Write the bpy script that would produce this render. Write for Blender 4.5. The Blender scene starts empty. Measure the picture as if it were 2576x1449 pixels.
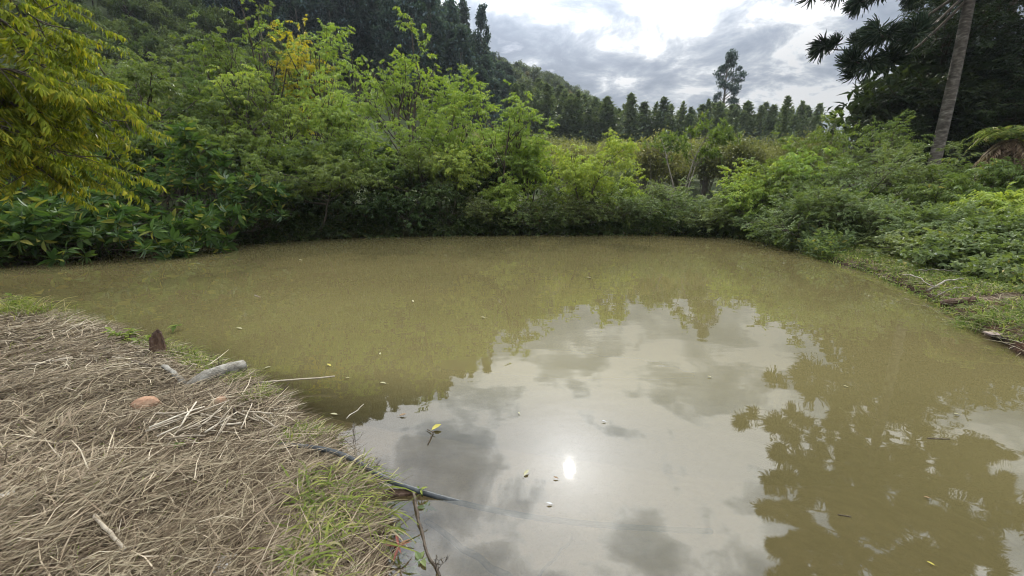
import bpy, math
import numpy as np
from mathutils import Vector, Matrix

# ------------------------------------------------------------------ camera, sky, sun, exposure
scene = bpy.context.scene
CAM_H, FPX, PITCH = 1.75, 1030.0, math.radians(12.2)
cam_data = bpy.data.cameras.new("camera")
cam_data.sensor_width = 36.0
cam_data.lens = FPX / 2576.0 * 36.0
cam_data.clip_start = 0.05
cam_data.clip_end = 3000.0
cam = bpy.data.objects.new("camera", cam_data)
cam.location = (0, 0, CAM_H)
cam.rotation_euler = (math.pi / 2 - PITCH, 0, 0)
scene.collection.objects.link(cam)
scene.camera = cam

SUN_EL, SUN_AZ = math.radians(35.5), math.radians(9.0)     # azimuth to the right of straight ahead (+Y)
SUN_DIR = Vector((math.sin(SUN_AZ) * math.cos(SUN_EL), math.cos(SUN_AZ) * math.cos(SUN_EL), math.sin(SUN_EL)))

world = bpy.data.worlds.new("World")
scene.world = world
world.use_nodes = True
wt = world.node_tree
wt.nodes.clear()


def N(tree, typ, ins=None, **props):
    n = tree.nodes.new(typ)
    for k, v in props.items():
        setattr(n, k, v)
    for k, v in (ins or {}).items():
        s = n.inputs[k]
        if isinstance(v, bpy.types.NodeSocket):
            tree.links.new(v, s)
        else:
            s.default_value = v
    return n


def ramp(tree, fac, stops, interp='LINEAR'):
    n = tree.nodes.new('ShaderNodeValToRGB')
    cr = n.color_ramp
    cr.interpolation = interp
    while len(cr.elements) < len(stops):
        cr.elements.new(0.5)
    for e, (p, c) in zip(cr.elements, stops):
        e.position = p
        e.color = (c[0], c[1], c[2], 1.0) if len(c) == 3 else c
    tree.links.new(fac, n.inputs[0])
    return n.outputs[0]


def math_(tree, op, a, b=None, c=None, clamp=False):
    n = tree.nodes.new('ShaderNodeMath')
    n.operation = op
    n.use_clamp = clamp
    for i, v in enumerate((a, b, c)):
        if v is None:
            continue
        if isinstance(v, bpy.types.NodeSocket):
            tree.links.new(v, n.inputs[i])
        else:
            n.inputs[i].default_value = v
    return n.outputs[0]


def mixc(tree, fac, a, b, blend='MIX'):
    n = tree.nodes.new('ShaderNodeMix')
    n.data_type = 'RGBA'
    n.blend_type = blend
    for s, v in ((n.inputs[0], fac), (n.inputs[6], a), (n.inputs[7], b)):
        if isinstance(v, bpy.types.NodeSocket):
            tree.links.new(v, s)
        else:
            s.default_value = v if not isinstance(v, tuple) or len(v) == 4 else (*v, 1.0)
    return n.outputs[2]


def build_world():
    t = wt
    tc = N(t, 'ShaderNodeTexCoord')
    d = N(t, 'ShaderNodeVectorMath', {0: tc.outputs['Generated']}, operation='NORMALIZE').outputs[0]
    sep = N(t, 'ShaderNodeSeparateXYZ', {0: d})
    zz = math_(t, 'MAXIMUM', sep.outputs[2], 0.0)
    zc = math_(t, 'ADD', zz, 0.24)
    u = math_(t, 'DIVIDE', sep.outputs[0], zc)
    v = math_(t, 'DIVIDE', sep.outputs[1], zc)
    p = N(t, 'ShaderNodeCombineXYZ', {0: u, 1: v, 2: 3.7}).outputs[0]
    big = N(t, 'ShaderNodeTexNoise', {'Vector': p, 'Scale': 1.3, 'Detail': 3.0, 'Roughness': 0.5, 'Distortion': 0.5}).outputs[0]
    fine = N(t, 'ShaderNodeTexNoise', {'Vector': p, 'Scale': 3.6, 'Detail': 9.0, 'Roughness': 0.6, 'Distortion': 0.3}).outputs[0]
    dens = math_(t, 'ADD', math_(t, 'MULTIPLY', big, 0.27), math_(t, 'MULTIPLY', fine, 0.73))
    cloud = ramp(t, dens, [(0.38, (0.25, 0.295, 0.37)), (0.44, (0.345, 0.395, 0.475)), (0.49, (0.48, 0.525, 0.595)),
                           (0.54, (0.84, 0.87, 0.90)), (0.605, (1.75, 1.75, 1.72))], 'B_SPLINE')
    # an overcast dome is brighter overhead than at the horizon
    mr = N(t, 'ShaderNodeMapRange', {'Value': zz, 'From Min': .22, 'From Max': .78, 'To Min': .34, 'To Max': 2.7}, interpolation_type='SMOOTHSTEP')
    grad = mr.outputs[0]
    dot = N(t, 'ShaderNodeVectorMath', {0: d, 1: tuple(SUN_DIR)}, operation='DOT_PRODUCT').outputs[1]
    dp = math_(t, 'MAXIMUM', dot, 0.0)
    aur = math_(t, 'ADD', math_(t, 'MULTIPLY', math_(t, 'POWER', dp, 12.0), 0.33),
                math_(t, 'ADD', math_(t, 'MULTIPLY', math_(t, 'POWER', dp, 90.0), 1.0),
                      math_(t, 'MULTIPLY', math_(t, 'POWER', dp, 350.0), 1.4)))
    gain = math_(t, 'MULTIPLY', math_(t, 'ADD', grad, aur), 10.0)
    cl = N(t, 'ShaderNodeVectorMath', {0: cloud, 3: gain}, operation='SCALE').outputs[0]
    sky = N(t, 'ShaderNodeTexSky', sky_type='NISHITA', sun_disc=False, sun_elevation=SUN_EL,
            sun_rotation=SUN_AZ, altitude=800.0, air_density=1.0, dust_density=2.0)
    cover = ramp(t, fine, [(0.22, (0.6, 0.6, 0.6)), (0.36, (0.96, 0.96, 0.96)), (1.0, (1, 1, 1))])
    col = mixc(t, cover, sky.outputs[0], cl)
    bg = N(t, 'ShaderNodeBackground', {'Color': col, 'Strength': 0.1})
    out = N(t, 'ShaderNodeOutputWorld', {'Surface': bg.outputs[0]})


build_world()

sun_data = bpy.data.lights.new("sun", 'SUN')
sun_data.energy = 2.2
sun_data.angle = math.radians(0.7)
sun_data.color = (1.0, 0.95, 0.86)
sun = bpy.data.objects.new("sun", sun_data)
sun.rotation_euler = SUN_DIR.to_track_quat('Z', 'Y').to_euler()
scene.collection.objects.link(sun)

scene.view_settings.view_transform = 'Standard'
scene.view_settings.look = 'None'
scene.view_settings.exposure = 0.85
scene.view_settings.gamma = 1.0
scene.view_settings.use_curve_mapping = False
scene.cycles.use_denoising = True
scene.cycles.max_bounces = 6
scene.cycles.diffuse_bounces = 2
scene.cycles.glossy_bounces = 3
scene.cycles.transmission_bounces = 4
scene.cycles.transparent_max_bounces = 12
scene.cycles.caustics_reflective = False
scene.cycles.caustics_refractive = False
scene.cycles.sample_clamp_direct = 12.0
scene.cycles.sample_clamp_indirect = 3.0
scene.cycles.filter_width = 1.05
scene.cycles.use_adaptive_sampling = True
scene.cycles.adaptive_threshold = 0.015

COL = scene.collection
TP = math.tan(PITCH)


# ------------------------------------------------------------------ small helpers
def ray(px, py):
    """direction through a point of the 2576 px wide photograph: x and z per metre straight ahead"""
    yy = 724.0 - py
    D = FPX + yy * TP
    return (px - 1288.0) / math.cos(PITCH) / D, (yy - FPX * TP) / D


def P(px, py, d):
    a, s = ray(px, py)
    return np.array((a * d, d, CAM_H + s * d))


def G(px, py, z=0.0):
    a, s = ray(px, py)
    d = (z - CAM_H) / s
    return np.array((a * d, d, z))


def unit(v):
    v = np.asarray(v, float)
    return v / (np.linalg.norm(v, axis=-1, keepdims=True) + 1e-9)


def new_mesh(name, V, F, rnd=None, smooth=False, mat_index=None):
    V = np.asarray(V, np.float32).reshape(-1, 3)
    F = np.asarray(F, np.int32)
    k = F.shape[1]
    me = bpy.data.meshes.new(name)
    me.vertices.add(len(V))
    me.vertices.foreach_set('co', V.ravel())
    me.loops.add(F.size)
    me.loops.foreach_set('vertex_index', F.ravel())
    me.polygons.add(len(F))
    me.polygons.foreach_set('loop_start', np.arange(0, F.size, k, dtype=np.int32))
    me.polygons.foreach_set('use_smooth', np.full(len(F), smooth, dtype=bool))
    if mat_index is not None:
        me.polygons.foreach_set('material_index', np.asarray(mat_index, np.int32))
    if rnd is not None:
        a = me.attributes.new('rnd', 'FLOAT', 'POINT')
        a.data.foreach_set('value', np.asarray(rnd, np.float32))
    me.update(calc_edges=True)
    return me


def obj(name, me, mat=None, parent=None, loc=None, rotz=0.0, scale=None):
    o = bpy.data.objects.new(name, me)
    if me is not None and mat is not None and len(me.materials) == 0:
        for m in (mat if isinstance(mat, (list, tuple)) else [mat]):
            me.materials.append(m)
    COL.objects.link(o)
    if parent is not None:
        o.parent = parent
    if loc is not None:
        o.location = tuple(float(c) for c in loc)
    if rotz:
        o.rotation_euler = (0, 0, rotz)
    if scale is not None:
        o.scale = (scale,) * 3 if np.isscalar(scale) else scale
    return o


def tag(o, label, cat, group=None, kind=None):
    o['label'] = label
    o['category'] = cat
    if group:
        o['group'] = group
    if kind:
        o['kind'] = kind
    return o


def empty(name, loc, label, cat, group=None):
    o = bpy.data.objects.new(name, None)
    o.empty_display_size = 0.2
    o.location = tuple(float(c) for c in loc)
    COL.objects.link(o)
    return tag(o, label, cat, group)


def copy_tree(src, loc, rotz, scale, label=None):
    r = src.copy()
    if 'size' in r:
        del r['size']
    COL.objects.link(r)
    r.location = tuple(float(c) for c in loc)
    r.rotation_euler = (0, 0, rotz)
    r.scale = scale if isinstance(scale, tuple) else (scale,) * 3
    if label:
        r['label'] = label
    for ch in src.children:
        c = ch.copy()
        COL.objects.link(c)
        c.parent = r
    return r


class Geo:
    """collects quads with a random value for each piece"""
    def __init__(s):
        s.V, s.F, s.R, s.n = [], [], [], 0

    def add(s, V, F, R=None):
        V = np.asarray(V, float).reshape(-1, 3)
        s.V.append(V)
        s.F.append(np.asarray(F, int) + s.n)
        s.R.append(np.zeros(len(V)) if R is None else np.broadcast_to(np.asarray(R, float), (len(V),)))
        s.n += len(V)

    def mesh(s, name, smooth=False):
        return new_mesh(name, np.concatenate(s.V), np.concatenate(s.F), np.concatenate(s.R), smooth)


def tube(pts, radii, sides=6, cap=True):
    pts = np.asarray(pts, float)
    radii = np.broadcast_to(np.asarray(radii, float), (len(pts),))
    T = unit(np.gradient(pts, axis=0))
    ref = np.array((0, 0, 1.0)) if abs(T[:, 2]).mean() < 0.8 else np.array((1.0, 0, 0))
    A = unit(np.cross(T, ref))
    B = np.cross(T, A)
    th = np.linspace(0, 2 * np.pi, sides, endpoint=False)
    ring = A[:, None] * np.cos(th)[None, :, None] + B[:, None] * np.sin(th)[None, :, None]
    V = (pts[:, None] + ring * radii[:, None, None]).reshape(-1, 3)
    n = len(pts)
    i = np.arange(n - 1)[:, None] * sides
    j = np.arange(sides)[None]
    k = (j + 1) % sides
    F = np.stack([i + j, i + k, i + sides + k, i + sides + j], -1).reshape(-1, 4)
    if cap:
        c = len(V)
        V = np.concatenate([V, pts[:1], pts[-1:]])
        f0 = [(c, (b + 1) % sides, b, c) for b in range(0)]
        e = (n - 1) * sides
        caps = []
        for b in range(0, sides, 2):
            caps.append((c, (b + 2) % sides, (b + 1) % sides, b))
            caps.append((c + 1, e + b, e + (b + 1) % sides, e + (b + 2) % sides))
        F = np.concatenate([F, np.array(caps)])
    return V, F


def leaf_quads(L=1.0, W=0.3, fold=0.12, droop=0.25, at=0.42):
    """one lance-shaped leaf along +Y, two quads folded on the midrib"""
    V = np.array([(0, 0, 0), (W / 2, at * L, fold * W), (0, L, -droop * L), (0, at * L * 1.1, 0.02 * L - droop * L * 0.25), (-W / 2, at * L, fold * W)])
    V[1, 2] += V[3, 2]
    V[4, 2] += V[3, 2]
    F = np.array([(0, 1, 2, 3), (0, 3, 2, 4)])
    return V, F


def leaf_fine(L=1.0, W=0.3, fold=0.15, droop=0.3):
    """a leaf along +Y with a rounder outline: six quads"""
    ys = np.array([0, .22, .5, .78, 1.0])
    ws = np.array([.02, .75, 1.0, .62, .02]) * W / 2
    zs = -droop * L * ys ** 2
    c = np.stack([0 * ys, ys * L, zs], 1)
    r = np.stack([ws, ys * L, zs + fold * ws * 2], 1)
    l = np.stack([-ws, ys * L, zs + fold * ws * 2], 1)
    V = np.concatenate([c, r, l])
    F = []
    for i in range(4):
        F += [(i, 5 + i, 6 + i, i + 1), (i, i + 1, 11 + i, 10 + i)]
    return V, np.array(F)


def frame(Y, up=(0, 0, 1.0)):
    Y = unit(Y)
    X = np.cross(Y, np.broadcast_to(np.asarray(up, float), Y.shape))
    bad = np.linalg.norm(X, axis=-1) < 1e-3
    X[bad] = (1, 0, 0)
    X = unit(X)
    Z = np.cross(X, Y)
    return np.stack([X, Y, Z], -1)           # columns


def put(V, Y, pos, s=1.0, roll=0.0):
    Y = np.asarray(Y, float)[None]
    M = frame(Y)[0]
    c, sn = math.cos(roll), math.sin(roll)
    R = np.array([(c, 0, sn), (0, 1, 0), (-sn, 0, c)])
    return (np.asarray(V) * s) @ (M @ R).T + np.asarray(pos)


def spray(rng, n, twig, L, W, droop, spread=1.0, hang=0.5, fine=False, fold=0.15, whorl=False):
    """template: leaves on a twig along +Y. returns V, F, leaf id"""
    Vs, Fs, I, k = [], [], [], 0
    for i in range(n):
        t = 1.0 if whorl else (i + 0.5) / n
        s = rng.uniform(.75, 1.15)
        lv, lf = (leaf_fine if fine else leaf_quads)(L * s, W * s, fold, droop * rng.uniform(.5, 1.5))
        if whorl:
            a = 2 * np.pi * (i + rng.uniform(-.25, .25)) / n
            el = rng.uniform(-.45, .55)
            # the whorl opens around the twig's axis, leaves pointing outwards
            y = np.array((math.cos(a), el * .9 + .25, math.sin(a)))
            pos = np.array((0, twig * rng.uniform(.85, 1.0), 0))
        else:
            side = 1 if i % 2 else -1
            a = rng.uniform(.5, 1.15) * spread
            y = np.array((side * math.sin(a), math.cos(a), -hang * rng.uniform(.3, 1.4)))
            if rng.random() < .25:
                y[0] *= .3
            pos = np.array((0, t * twig, -0.06 * t * t * twig + rng.normal(0, .02) * twig))
        Vs.append(put(lv, y, pos, 1.0, rng.normal(0, .5)))
        Fs.append(lf + k)
        I += [i] * len(lv)
        k += len(lv)
    return np.concatenate(Vs), np.concatenate(Fs), np.array(I)


def scatter(geo, tmpls, pos, Y, scale, rng, roll=0.5, rbase=None):
    """place copies of the templates at many points at once"""
    pos, Y = np.asarray(pos, float), np.asarray(Y, float)
    n = len(pos)
    if n == 0:
        return
    scale = np.broadcast_to(np.asarray(scale, float), (n,))
    pick = rng.integers(0, len(tmpls), n)
    for ti, (TV, TF, TI) in enumerate(tmpls):
        m = np.nonzero(pick == ti)[0]
        if len(m) == 0:
            continue
        M = frame(Y[m])
        a = rng.normal(0, roll, len(m))
        c, s = np.cos(a), np.sin(a)
        R = np.zeros((len(m), 3, 3))
        R[:, 0, 0], R[:, 0, 2], R[:, 1, 1], R[:, 2, 0], R[:, 2, 2] = c, s, 1, -s, c
        MR = M @ R
        V = np.einsum('nij,vj->nvi', MR, TV) * scale[m][:, None, None] + pos[m][:, None]
        nv = len(TV)
        F = (TF[None] + (np.arange(len(m)) * nv)[:, None, None]).reshape(-1, TF.shape[1])
        r = rng.random((len(m), TI.max() + 1))
        if rbase is not None:
            r = np.clip(.55 * r + .45 * np.asarray(rbase)[m][:, None] + .0, 0, 1)
        geo.add(V.reshape(-1, 3), F, r[:, TI].ravel())


# ------------------------------------------------------------------ materials
def new_mat(name):
    m = bpy.data.materials.new(name)
    m.use_nodes = True
    m.node_tree.nodes.clear()
    return m, m.node_tree


def leaf_mat(name, stops, trans=0.45, gloss=0.12, rough=0.42, var=0.25, tint=(1.2, 1.3, 0.5)):
    m, t = new_mat(name)
    at = N(t, 'ShaderNodeAttribute', attribute_name='rnd')
    info = N(t, 'ShaderNodeObjectInfo')
    c = ramp(t, at.outputs['Fac'], stops)
    val = math_(t, 'ADD', math_(t, 'MULTIPLY', info.outputs['Random'], var), 1.0 - var * .5)
    hue = math_(t, 'ADD', math_(t, 'MULTIPLY', info.outputs['Random'], -.03), .515)
    hs = N(t, 'ShaderNodeHueSaturation', {'Hue': hue, 'Saturation': 1.0, 'Value': val, 'Color': c}).outputs[0]
    tc = mixc(t, 1.0, hs, tint, 'MULTIPLY')
    df = N(t, 'ShaderNodeBsdfDiffuse', {'Color': hs}).outputs[0]
    tr = N(t, 'ShaderNodeBsdfTranslucent', {'Color': tc}).outputs[0]
    mx = N(t, 'ShaderNodeMixShader', {0: trans, 1: df, 2: tr}).outputs[0]
    gl = N(t, 'ShaderNodeBsdfGlossy', {'Color': (1, 1, 1, 1), 'Roughness': rough}).outputs[0]
    fr = math_(t, 'MULTIPLY', N(t, 'ShaderNodeFresnel', {'IOR': 1.42}).outputs[0], gloss)
    sh = N(t, 'ShaderNodeMixShader', {0: fr, 1: mx, 2: gl}).outputs[0]
    N(t, 'ShaderNodeOutputMaterial', {'Surface': sh})
    return m


def rough_mat(name, stops, scale=6.0, stretch=(1, 1, 1), rough=0.85, bump=0.4, detail=6.0, use_rnd=0.0, coords='Object', bscale=None):
    """wood, soil, stone: noise colour and noise relief"""
    m, t = new_mat(name)
    tc = N(t, 'ShaderNodeTexCoord')
    mp = N(t, 'ShaderNodeMapping', {'Vector': tc.outputs[coords], 'Scale': stretch})
    n1 = N(t, 'ShaderNodeTexNoise', {'Vector': mp.outputs[0], 'Scale': scale, 'Detail': detail, 'Roughness': .62})
    fac = n1.outputs[0]
    if use_rnd:
        at = N(t, 'ShaderNodeAttribute', attribute_name='rnd')
        fac = math_(t, 'ADD', math_(t, 'MULTIPLY', fac, 1 - use_rnd), math_(t, 'MULTIPLY', at.outputs['Fac'], use_rnd))
    c = ramp(t, fac, stops)
    n2 = N(t, 'ShaderNodeTexNoise', {'Vector': mp.outputs[0], 'Scale': bscale or scale * 2.2, 'Detail': 5.0, 'Roughness': .6})
    b = N(t, 'ShaderNodeBump', {'Height': n2.outputs[0], 'Strength': bump, 'Distance': .03})
    p = N(t, 'ShaderNodeBsdfPrincipled', {'Base Color': c, 'Roughness': rough, 'Normal': b.outputs[0]})
    p.inputs['Specular IOR Level'].default_value = .25
    N(t, 'ShaderNodeOutputMaterial', {'Surface': p.outputs[0]})
    return m


def plain_mat(name, col, rough=.6):
    return rough_mat(name, [(0.3, tuple(c * .8 for c in col)), (0.7, tuple(min(1, c * 1.15) for c in col))], scale=9, rough=rough, bump=.15)


M_YG = leaf_mat('leaf_yellow_green', [(0, (0.104, 0.1533, 0.0432)), (0.35, (0.1819, 0.2525, 0.0621)), (0.7, (0.2684, 0.3396, 0.0764)), (0.93, (0.3811, 0.4093, 0.0837)), (1, (0.5891, 0.505, 0.0717))], trans=.42)
M_YB = leaf_mat('leaf_bright_lime', [(0, (0.1143, 0.1681, 0.0385)), (0.4, (0.2015, 0.2693, 0.0578)), (0.8, (0.2822, 0.3432, 0.0693)), (1, (0.4432, 0.4172, 0.0772))], trans=.45)
M_YL = leaf_mat('leaf_turning_yellow', [(0, (0.165, 0.1925, 0.022)), (0.4, (0.33, 0.3025, 0.0308)), (0.8, (0.495, 0.3987, 0.033)), (1, (0.6188, 0.4125, 0.044))], trans=.42)
M_OL = leaf_mat('leaf_olive', [(0, (0.0685, 0.11, 0.031)), (0.5, (0.1296, 0.1809, 0.044)), (0.9, (0.1982, 0.2438, 0.0551)), (1, (0.3048, 0.2989, 0.0551))], trans=.45)
M_BL = leaf_mat('leaf_broad_dark', [(0, (0.0398, 0.0725, 0.0246)), (0.5, (0.0689, 0.1193, 0.0379)), (0.9, (0.1072, 0.1659, 0.05)), (1, (0.2143, 0.2074, 0.0446))], trans=.35, gloss=.04, rough=.6)
M_MD = leaf_mat('leaf_mid_green', [(0, (0.0564, 0.0858, 0.0264)), (0.5, (0.1046, 0.1454, 0.041)), (0.9, (0.153, 0.2006, 0.0527)), (1, (0.2736, 0.2352, 0.0512))], trans=.42, gloss=.14)
M_FB = leaf_mat('leaf_fine_bush', [(0, (0.0713, 0.0978, 0.0411)), (0.5, (0.1236, 0.159, 0.0663)), (0.9, (0.1742, 0.215, 0.0866)), (1, (0.301, 0.2607, 0.0789))], trans=.4)
M_DK = leaf_mat('leaf_dark_tree', [(0, (0.0153, 0.0255, 0.0119)), (0.6, (0.0289, 0.0442, 0.017)), (1, (0.0595, 0.0723, 0.0255))], trans=.3, gloss=.14)
M_EU = leaf_mat('leaf_eucalyptus', [(0, (0.0287, 0.0481, 0.0542)), (0.6, (0.0486, 0.0756, 0.0835)), (1, (0.0829, 0.1146, 0.1146))], trans=.3, gloss=.14, var=.35)
M_PL = leaf_mat('leaf_plantation', [(0, (0.0551, 0.0763, 0.0536)), (0.6, (0.0891, 0.1145, 0.0756)), (1, (0.1442, 0.1635, 0.0944))], trans=.4, gloss=.14, var=.4)
M_RD = leaf_mat('leaf_ridge_forest', [(0, (0.0445, 0.0628, 0.0453)), (0.6, (0.0762, 0.0958, 0.0614)), (1, (0.1271, 0.1368, 0.0807))], trans=.35, gloss=.14, var=.7)
M_RU = leaf_mat('leaf_rusty', [(0, (.10, .085, .035)), (.6, (.16, .12, .045)), (1, (.22, .15, .05))], trans=.35, gloss=.14, var=.4)
M_SC = leaf_mat('leaf_scrub', [(0, (0.1024, 0.108, 0.0494)), (0.5, (0.1496, 0.153, 0.0653)), (1, (0.2284, 0.225, 0.0871))], trans=.35, gloss=.14, var=.5)
M_SH = leaf_mat('leaf_hillside_scrub', [(0, (0.0599, 0.0826, 0.0365)), (0.6, (0.0988, 0.129, 0.0561)), (1, (0.1494, 0.1712, 0.073))], trans=.4, gloss=.14, var=.4)
M_GC = leaf_mat('leaf_ground_cover', [(0, (0.0743, 0.0983, 0.0396)), (0.5, (0.1309, 0.1619, 0.066)), (0.9, (0.1858, 0.2198, 0.0908)), (1, (0.3273, 0.2429, 0.0825))], trans=.4, gloss=.14)
M_AR = leaf_mat('leaf_araucaria', [(0, (.020, .034, .020)), (.6, (.034, .055, .030)), (1, (.06, .08, .04))], trans=.1, gloss=.14)
M_GR = leaf_mat('grass_green', [(0, (.07, .10, .022)), (.45, (.13, .175, .035)), (.75, (.20, .23, .05)), (.88, (.30, .28, .11)), (1, (.36, .31, .19))], trans=.4, gloss=.12)
M_ST = leaf_mat('straw', [(0, (0.0501, 0.034, 0.0221)), (0.3, (0.1111, 0.0815, 0.0508)), (0.6, (0.2112, 0.1665, 0.1081)), (0.85, (0.3445, 0.289, 0.1932)), (1, (0.5557, 0.4986, 0.3642))], trans=.15, gloss=.14, rough=.5, tint=(1.1, 1, .8))
M_DF = leaf_mat('dry_frond', [(0, (.10, .07, .045)), (.5, (.20, .145, .095)), (1, (.32, .25, .17))], trans=.25, gloss=.2)
M_SD = leaf_mat('leaf_painted_shade', [(0, (.024, .040, .014)), (.6, (.045, .072, .024)), (1, (.085, .105, .035))], trans=.35, gloss=.12)  # leaves painted darker to imitate the deep shade low on the banks
M_VN = leaf_mat('leaf_vine_painted_shade', [(0, (0.039, 0.05, 0.018)), (0.5, (0.0683, 0.091, 0.027)), (0.85, (0.0975, 0.1183, 0.036)), (1, (0.156, 0.091, 0.045))], trans=.35, gloss=.14)  # vine greens deepened: shade at the bank foot is put into the colour

B_BK = rough_mat('bark_dark', [(.3, (.030, .024, .017)), (.55, (.075, .060, .042)), (.75, (.14, .12, .09))], 7, (1, 1, .35))
B_PL = rough_mat('bark_pale', [(.3, (.10, .085, .065)), (.55, (.22, .195, .16)), (.75, (.38, .35, .30))], 7, (1, 1, .35))
B_AR = rough_mat('bark_araucaria', [(.3, (.036, .030, .024)), (.48, (.080, .068, .054)), (.62, (.15, .135, .11)), (.74, (.25, .235, .20))], 3.2, (1, 1, 2.6), bump=.9)
B_EU = rough_mat('bark_eucalyptus', [(.3, (.07, .062, .05)), (.6, (.16, .15, .13)), (.8, (.26, .25, .22))], 1.2, (1, 1, .2))
B_LG = rough_mat('bark_grey_log', [(.3, (.075, .065, .052)), (.5, (.17, .155, .125)), (.65, (.27, .255, .215)), (.78, (.40, .385, .34))], 11, (1, 1, 1), bump=1.0)
W_CUT = rough_mat('cut_wood', [(.3, (.42, .38, .30)), (.7, (.66, .62, .53))], 30, bump=.2)
W_ROT = rough_mat('rotten_wood', [(.3, (.030, .018, .012)), (.55, (.085, .050, .032)), (.75, (.17, .115, .08))], 16, (1, 1, .3), bump=.9)
W_STALK = rough_mat('pale_stalk', [(.3, (.19, .155, .11)), (.55, (.37, .32, .24)), (.75, (.52, .47, .375))], 22, use_rnd=.4, bump=.3)
W_TWIG = rough_mat('dark_twig', [(.3, (.035, .026, .018)), (.6, (.085, .065, .045)), (.8, (.16, .13, .10))], 25, bump=.4)
S_OR = rough_mat('orange_stone', [(.28, (.13, .07, .04)), (.5, (.26, .15, .09)), (.7, (.38, .25, .16))], 9, bump=.7)
PIPE = rough_mat('black_pipe', [(.3, (.018, .021, .022)), (.6, (.04, .045, .046)), (.8, (.08, .085, .082))], 18, rough=.45, bump=.08)
M_FY = plain_mat('floating_yellow_leaf', (.36, .31, .06))
M_FP = plain_mat('floating_pale_leaf', (.30, .28, .16))
M_FB2 = plain_mat('floating_brown_leaf', (.22, .14, .07))
M_WH = plain_mat('white_scrap', (.42, .42, .40))
M_PK = plain_mat('pinkish_scrap', (.26, .20, .17))
M_RED = leaf_mat('leaf_red', [(0, (0.12, 0.04, 0.036)), (0.5, (0.21, 0.072, 0.056)), (1, (0.27, 0.16, 0.088))], trans=.3)

# ------------------------------------------------------------------ the pond and the land
shore_px = [(985, 1449, .06), (962, 1350, .06), (962, 1262, .07), (934, 1195, .07), (884, 1142, .08), (838, 1088, .08), (772, 1062, .08),
            (742, 1012, .08), (700, 984, .08), (640, 948, .06), (585, 925, .06), (520, 897, .05), (440, 872, .04), (300, 834, .04),
            (200, 806, .03), (120, 790, .03), (62, 782, .02), (0, 774, .0)]
pts = [G(*p)[:2] for p in shore_px]
pts += [np.array(p) for p in ((-10.5, 6.9), (-13.5, 7.6), (-16.0, 8.7), (-16.5, 9.8))]
pts += [G(*p)[:2] for p in ((0, 668, 0), (130, 655, 0), (300, 633, 0), (480, 622, 0), (700, 606, 0), (900, 596, 0), (1100, 592, 0), (1288, 590, 0),
                            (1450, 589, 0), (1600, 590, 0), (1750, 592, 0), (1870, 598, 0), (1935, 610, 0), (1990, 626, 0), (2060, 648, 0), (2130, 671, 0), (2185, 682, 0),
                            (2232, 704, 0), (2300, 733, 0), (2380, 772, 0), (2440, 812, 0), (2470, 842, 0), (2520, 858, 0), (2576, 905, 0))]
pts += [np.array(p) for p in ((7.1, 3.4), (7.0, 1.0), (5.6, -1.4), (3.6, -2.0), (2.0, -1.2), (1.1, .15), (.35, .55), (-.3, .95))]
POND = np.array(pts)
for _ in range(1):                                    # round the corners
    nx = np.roll(POND, -1, 0)
    POND = np.stack([.75 * POND + .25 * nx, .25 * POND + .75 * nx], 1).reshape(-1, 2)


def pond_sd(x, y):
    x, y = np.broadcast_arrays(np.asarray(x, float), np.asarray(y, float))
    shp = x.shape
    q = np.stack([x.ravel(), y.ravel()], 1)
    best = np.full(len(q), 1e9)
    inside = np.zeros(len(q), bool)
    A, B = POND, np.roll(POND, -1, 0)
    for a, b in zip(A, B):
        e = b - a
        w = q - a
        t = np.clip((w @ e) / (e @ e + 1e-12), 0, 1)
        dd = w - t[:, None] * e
        best = np.minimum(best, (dd * dd).sum(1))
        c = (a[1] > q[:, 1]) != (b[1] > q[:, 1])
        with np.errstate(divide='ignore', invalid='ignore'):
            xi = e[0] * (q[:, 1] - a[1]) / (e[1] if abs(e[1]) > 1e-12 else 1e-12) + a[0]
        inside ^= c & (q[:, 0] < xi)
    d = np.sqrt(best)
    d[inside] *= -1
    return d.reshape(shp)


def sstep(a, b, x):
    t = np.clip((x - a) / (b - a), 0, 1)
    return t * t * (3 - 2 * t)


def wob(x, y, s, seed):
    r = np.random.default_rng(seed)
    o = 0
    for k in range(6):
        a = r.uniform(0, 2 * np.pi)
        f = s * (1.55 ** k) * r.uniform(.8, 1.2)
        o = o + np.sin((x * math.cos(a) + y * math.sin(a)) * f + r.uniform(0, 6)) / (1.5 ** k)
    return o / 2.6


def softplus(q, w):
    return w * np.logaddexp(0, q / w)


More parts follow.
